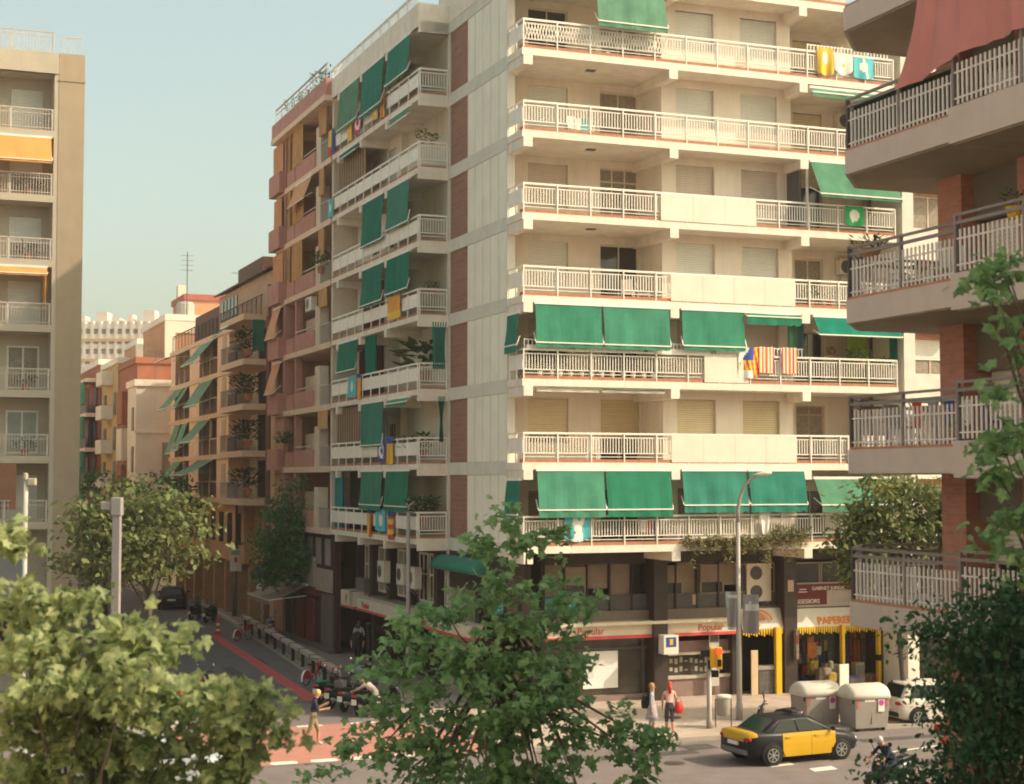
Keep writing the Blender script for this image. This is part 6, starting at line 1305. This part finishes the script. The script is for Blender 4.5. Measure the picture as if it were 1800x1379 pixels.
def tree(label, base, ells, size, mat, dens, sprays, spread, trunk_r, fork, lobe=True, limbs=10, group=None, name='plane_tree', shell=.55, flat=.55, tm=None):
    """base, fork: world points. thing > trunk (with limbs), crown"""
    o = bpy.data.objects.new(name, None); COL.objects.link(o); o.location = base; tag(o, label, 'tree', group)
    pts, cen = clouds(ells, dens, sprays, spread, shell)
    leaf_mesh('crown', pts, size, mat, o, base, lobe, flat=flat)
    b = MB(tuple(base)); F_ = Vector(fork); B_ = Vector(base)
    mid = B_.lerp(F_, .5)+Vector((random.uniform(-.1, .1), 0, 0))
    b.tube([B_-Vector((0, 0, .2)), B_+Vector((0, 0, .3)), mid, F_], [trunk_r*1.35, trunk_r*1.05, trunk_r*.9, trunk_r*.75], 10)
    pick = random.sample(cen, min(limbs, len(cen)))
    for c in pick:
        c = Vector(c); st = B_.lerp(F_, random.uniform(.72, 1.0)); m1 = st.lerp(c, .4)+Vector((random.uniform(-.2, .2), random.uniform(-.2, .2), .25)); m2 = st.lerp(c, .75)+Vector((random.uniform(-.15, .15), random.uniform(-.15, .15), .1))
        r = trunk_r*random.uniform(.3, .5); b.tube([st, m1, m2, c], [r, r*.6, r*.35, .008], 6)
    b.build('trunk', tm or trunkm, o, smooth=True, fix=False); return o
# the big plane tree at the lower left
Y = 16.5
ells = [E_(75, 1095, 75, 45, Y), E_(180, 1105, 75, 50, Y-.5), E_(260, 1150, 75, 48, Y), E_(70, 1180, 85, 70, Y-.6), E_(190, 1190, 90, 55, Y-.9), E_(320, 1240, 90, 45, Y-.5), E_(430, 1240, 70, 45, Y), E_(470, 1275, 40, 35, Y+.3),
        E_(90, 1275, 90, 45, Y), E_(200, 1350, 60, 30, Y+.6), E_(340, 1330, 70, 35, Y+.3), E_(60, 1360, 70, 35, Y-.4), E_(420, 1290, 60, 30, Y+.4), E_(18, 945, 6, 8, Y+.5), E_(28, 1050, 18, 18, Y), E_(250, 1215, 80, 50, Y), E_(150, 1245, 100, 50, Y+.3), E_(375, 1215, 55, 28, Y), E_(280, 1290, 90, 42, Y+.2), E_(150, 1325, 110, 42, Y), E_(410, 1310, 60, 26, Y+.2), E_(60, 1150, 60, 50, Y+.3), E_(400, 1345, 40, 20, Y), E_(160, 1058, 30, 10, Y), E_(250, 1440, 240, 60, Y)]
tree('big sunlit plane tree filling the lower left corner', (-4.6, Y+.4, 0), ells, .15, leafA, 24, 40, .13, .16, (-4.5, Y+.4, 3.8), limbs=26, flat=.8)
# the plane tree in the middle
Y = 27.
ells = [E_(882, 905, 9, 28, Y), E_(862, 965, 26, 20, Y), E_(915, 950, 20, 22, Y), E_(968, 965, 8, 36, Y), E_(840, 950, 12, 12, Y), E_(875, 1015, 42, 24, Y-.4), E_(985, 1040, 40, 22, Y), E_(1020, 1060, 40, 22, Y), E_(820, 1065, 60, 40, Y), E_(930, 1060, 45, 40, Y-.4), E_(760, 1110, 75, 45, Y), E_(870, 1130, 90, 55, Y-.6), E_(980, 1110, 60, 40, Y),
        E_(700, 1140, 50, 35, Y+.3), E_(655, 1170, 40, 22, Y), E_(770, 1190, 90, 50, Y), E_(900, 1210, 110, 60, Y-.6), E_(1000, 1200, 70, 50, Y+.4), E_(1040, 1170, 40, 30, Y), E_(1060, 1260, 60, 45, Y), E_(1110, 1290, 50, 30, Y), E_(1165, 1285, 20, 35, Y), E_(720, 1265, 80, 45, Y), E_(650, 1290, 55, 35, Y+.4), E_(830, 1290, 100, 60, Y), E_(950, 1310, 110, 60, Y), E_(700, 1340, 70, 40, Y), E_(590, 1340, 45, 30, Y+.3), E_(850, 1420, 220, 70, Y), E_(1110, 1350, 70, 40, Y)]
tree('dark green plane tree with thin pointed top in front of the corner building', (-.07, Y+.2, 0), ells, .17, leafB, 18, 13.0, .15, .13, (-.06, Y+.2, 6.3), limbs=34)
# the street tree leaves hanging in from the right
Y = 19.
ells = [E_(1740, 500, 22, 28, Y), E_(1768, 545, 25, 34, Y), E_(1755, 465, 14, 14, Y), E_(1790, 600, 18, 34, Y), E_(1755, 690, 20, 24, Y), E_(1735, 785, 20, 22, Y), E_(1775, 765, 22, 26, Y), E_(1755, 830, 16, 18, Y), E_(1785, 900, 16, 30, Y), E_(1755, 950, 18, 30, Y), E_(1800, 1000, 30, 50, Y), E_(1890, 700, 50, 250, Y, .6, .7)]
tree('plane tree leaning in from the right edge before the near balconies', (8.4, Y+.5, .12), ells, .17, leafB, 14, 11, .15, .13, (7.7, Y+.4, 5.5), limbs=26)
# the dark feathery tree at the lower right
Y = 23.
ells = [E_(1715, 1105, 60, 50, Y, .9, 1.8), E_(1645, 1110, 30, 30, Y), E_(1775, 1080, 50, 70, Y, .9, 1.8), E_(1605, 1115, 14, 20, Y), E_(1735, 1200, 60, 65, Y, .9, 2.2), E_(1660, 1155, 40, 22, Y), E_(1780, 1220, 55, 90, Y), E_(1715, 1300, 50, 55, Y, .9, 2.2), E_(1650, 1230, 14, 20, Y), E_(1760, 1350, 80, 70, Y), E_(1650, 1350, 45, 28, Y), E_(1570, 1362, 40, 12, Y), E_(1850, 1200, 80, 160, Y), E_(1720, 1430, 170, 60, Y)]
tree('dark feathery acacia filling the lower right corner', (7.0, Y+.3, .12), ells, .11, leafE, 60, 16, .24, .14, (6.9, Y+.3, 3.2), lobe=False, limbs=26, name='acacia_tree', flat=.8)
# tree on the avenue pavement behind the near balconies
Y = 56.5
ells = [E_(1560, 880, 60, 40, Y), E_(1620, 880, 50, 45, Y), E_(1510, 920, 40, 35, Y), E_(1570, 940, 80, 40, Y), E_(1640, 940, 40, 45, Y), E_(1480, 965, 35, 30, Y), E_(1540, 990, 70, 35, Y), E_(1490, 1010, 25, 30, Y), E_(1610, 1010, 70, 50, Y), E_(1690, 960, 60, 90, Y)]
tree('yellow-green street tree on the avenue pavement behind the near balconies', (13.9, Y+.2, .12), ells, .24, leafC, 75, 3.6, .36, .11, (13.6, Y+.2, 4.2), lobe=False, limbs=16, name='street_tree', group='street trees')
# side street trees
Y = 82.
ells = [E_(505, 870, 24, 30, Y), E_(500, 920, 42, 40, Y), E_(520, 960, 50, 40, Y), E_(470, 955, 28, 35, Y), E_(510, 1005, 48, 28, Y), E_(555, 985, 22, 30, Y), E_(470, 1000, 22, 22, Y)]
tree('dark green street tree on thin trunk in front of the red-brown building', tuple(W(20.3, 83.3, .12)), ells, .26, leafD, 80, 2.1, .40, .085, tuple(W(20.3, 83.3, 3.6)), lobe=False, limbs=12, name='street_tree', group='street trees', tm=M('red_brown_bark', (.09, .05, .04), .9))
Y = 57.
ells = [E_(240, 880, 60, 35, Y), E_(310, 900, 50, 40, Y), E_(180, 920, 55, 40, Y), E_(250, 940, 80, 45, Y), E_(335, 955, 40, 30, Y), E_(130, 960, 40, 40, Y), E_(200, 990, 80, 40, Y), E_(285, 985, 60, 25, Y)]
tree('olive street tree with yellowish sprays at the mouth of the side street', tuple(VP_(265, 1262, 57.)*np.array((1, 1, 0))), ells, .27, leafC, 52, 2.6, .40, .12, tuple(VP_(262, 1010, 57.)), lobe=False, limbs=18, name='street_tree', group='street trees')
Y = 92.
ells = [E_(170, 850, 40, 30, Y), E_(220, 870, 45, 30, Y), E_(160, 900, 35, 40, Y), E_(205, 930, 60, 40, Y), E_(270, 880, 40, 40, Y)]
tree('darker street tree behind the olive one, nearest the left building', tuple(VP_(185, 1110, 92.)*np.array((1, 1, 0))), ells, .3, leafD, 46, 1.0, .5, .12, tuple(VP_(185, 960, 92.)), lobe=False, limbs=12, name='street_tree', group='street trees')
Y = 108.
ells = [E_(300, 860, 45, 32, Y), E_(270, 900, 50, 40, Y), E_(335, 900, 30, 40, Y)]
tree('small green tree up the street in front of the tan building', tuple(VP_(300, 1062, 108.)*np.array((1, 1, 0))), ells, .3, leafD, 46, 1.0, .5, .1, tuple(VP_(300, 940, 108.)), lobe=False, limbs=10, name='street_tree', group='street trees')
# ------------------------------------------------------------------ lettering becomes plain mesh
bpy.context.view_layer.update(); _dg = bpy.context.evaluated_depsgraph_get()
for o in [q for q in S.objects if q.type == 'FONT']:
    me = bpy.data.meshes.new_from_object(o.evaluated_get(_dg)); n = bpy.data.objects.new('lettering', me); COL.objects.link(n)
    n.parent = o.parent; n.location = o.location; n.rotation_euler = o.rotation_euler; n.scale = o.scale
    bpy.data.objects.remove(o)
for o in S.objects:
    if o.name.startswith('lettering.') and o.type == 'MESH': o.data.name = 'lettering'

hz = bpy.data.materials.new('haze_air'); hz.use_nodes = True; hn = hz.node_tree; hn.nodes.remove(hn.nodes['Principled BSDF'])
pv = hn.nodes.new('ShaderNodeVolumePrincipled'); pv.inputs['Color'].default_value = (.95, .88, .8, 1); pv.inputs['Density'].default_value = .0006; pv.inputs['Anisotropy'].default_value = .3
hn.links.new(pv.outputs[0], hn.nodes['Material Output'].inputs['Volume'])  # thin volume added to lift near shadows as well as pale far houses
b = MB(); b.box(-420, 420, -60, 700, -1.03, 75); o = b.build('haze', hz); o['kind'] = 'stuff'; o['label'] = 'thin warm haze over the street, added to lift shadows and pale the distance'
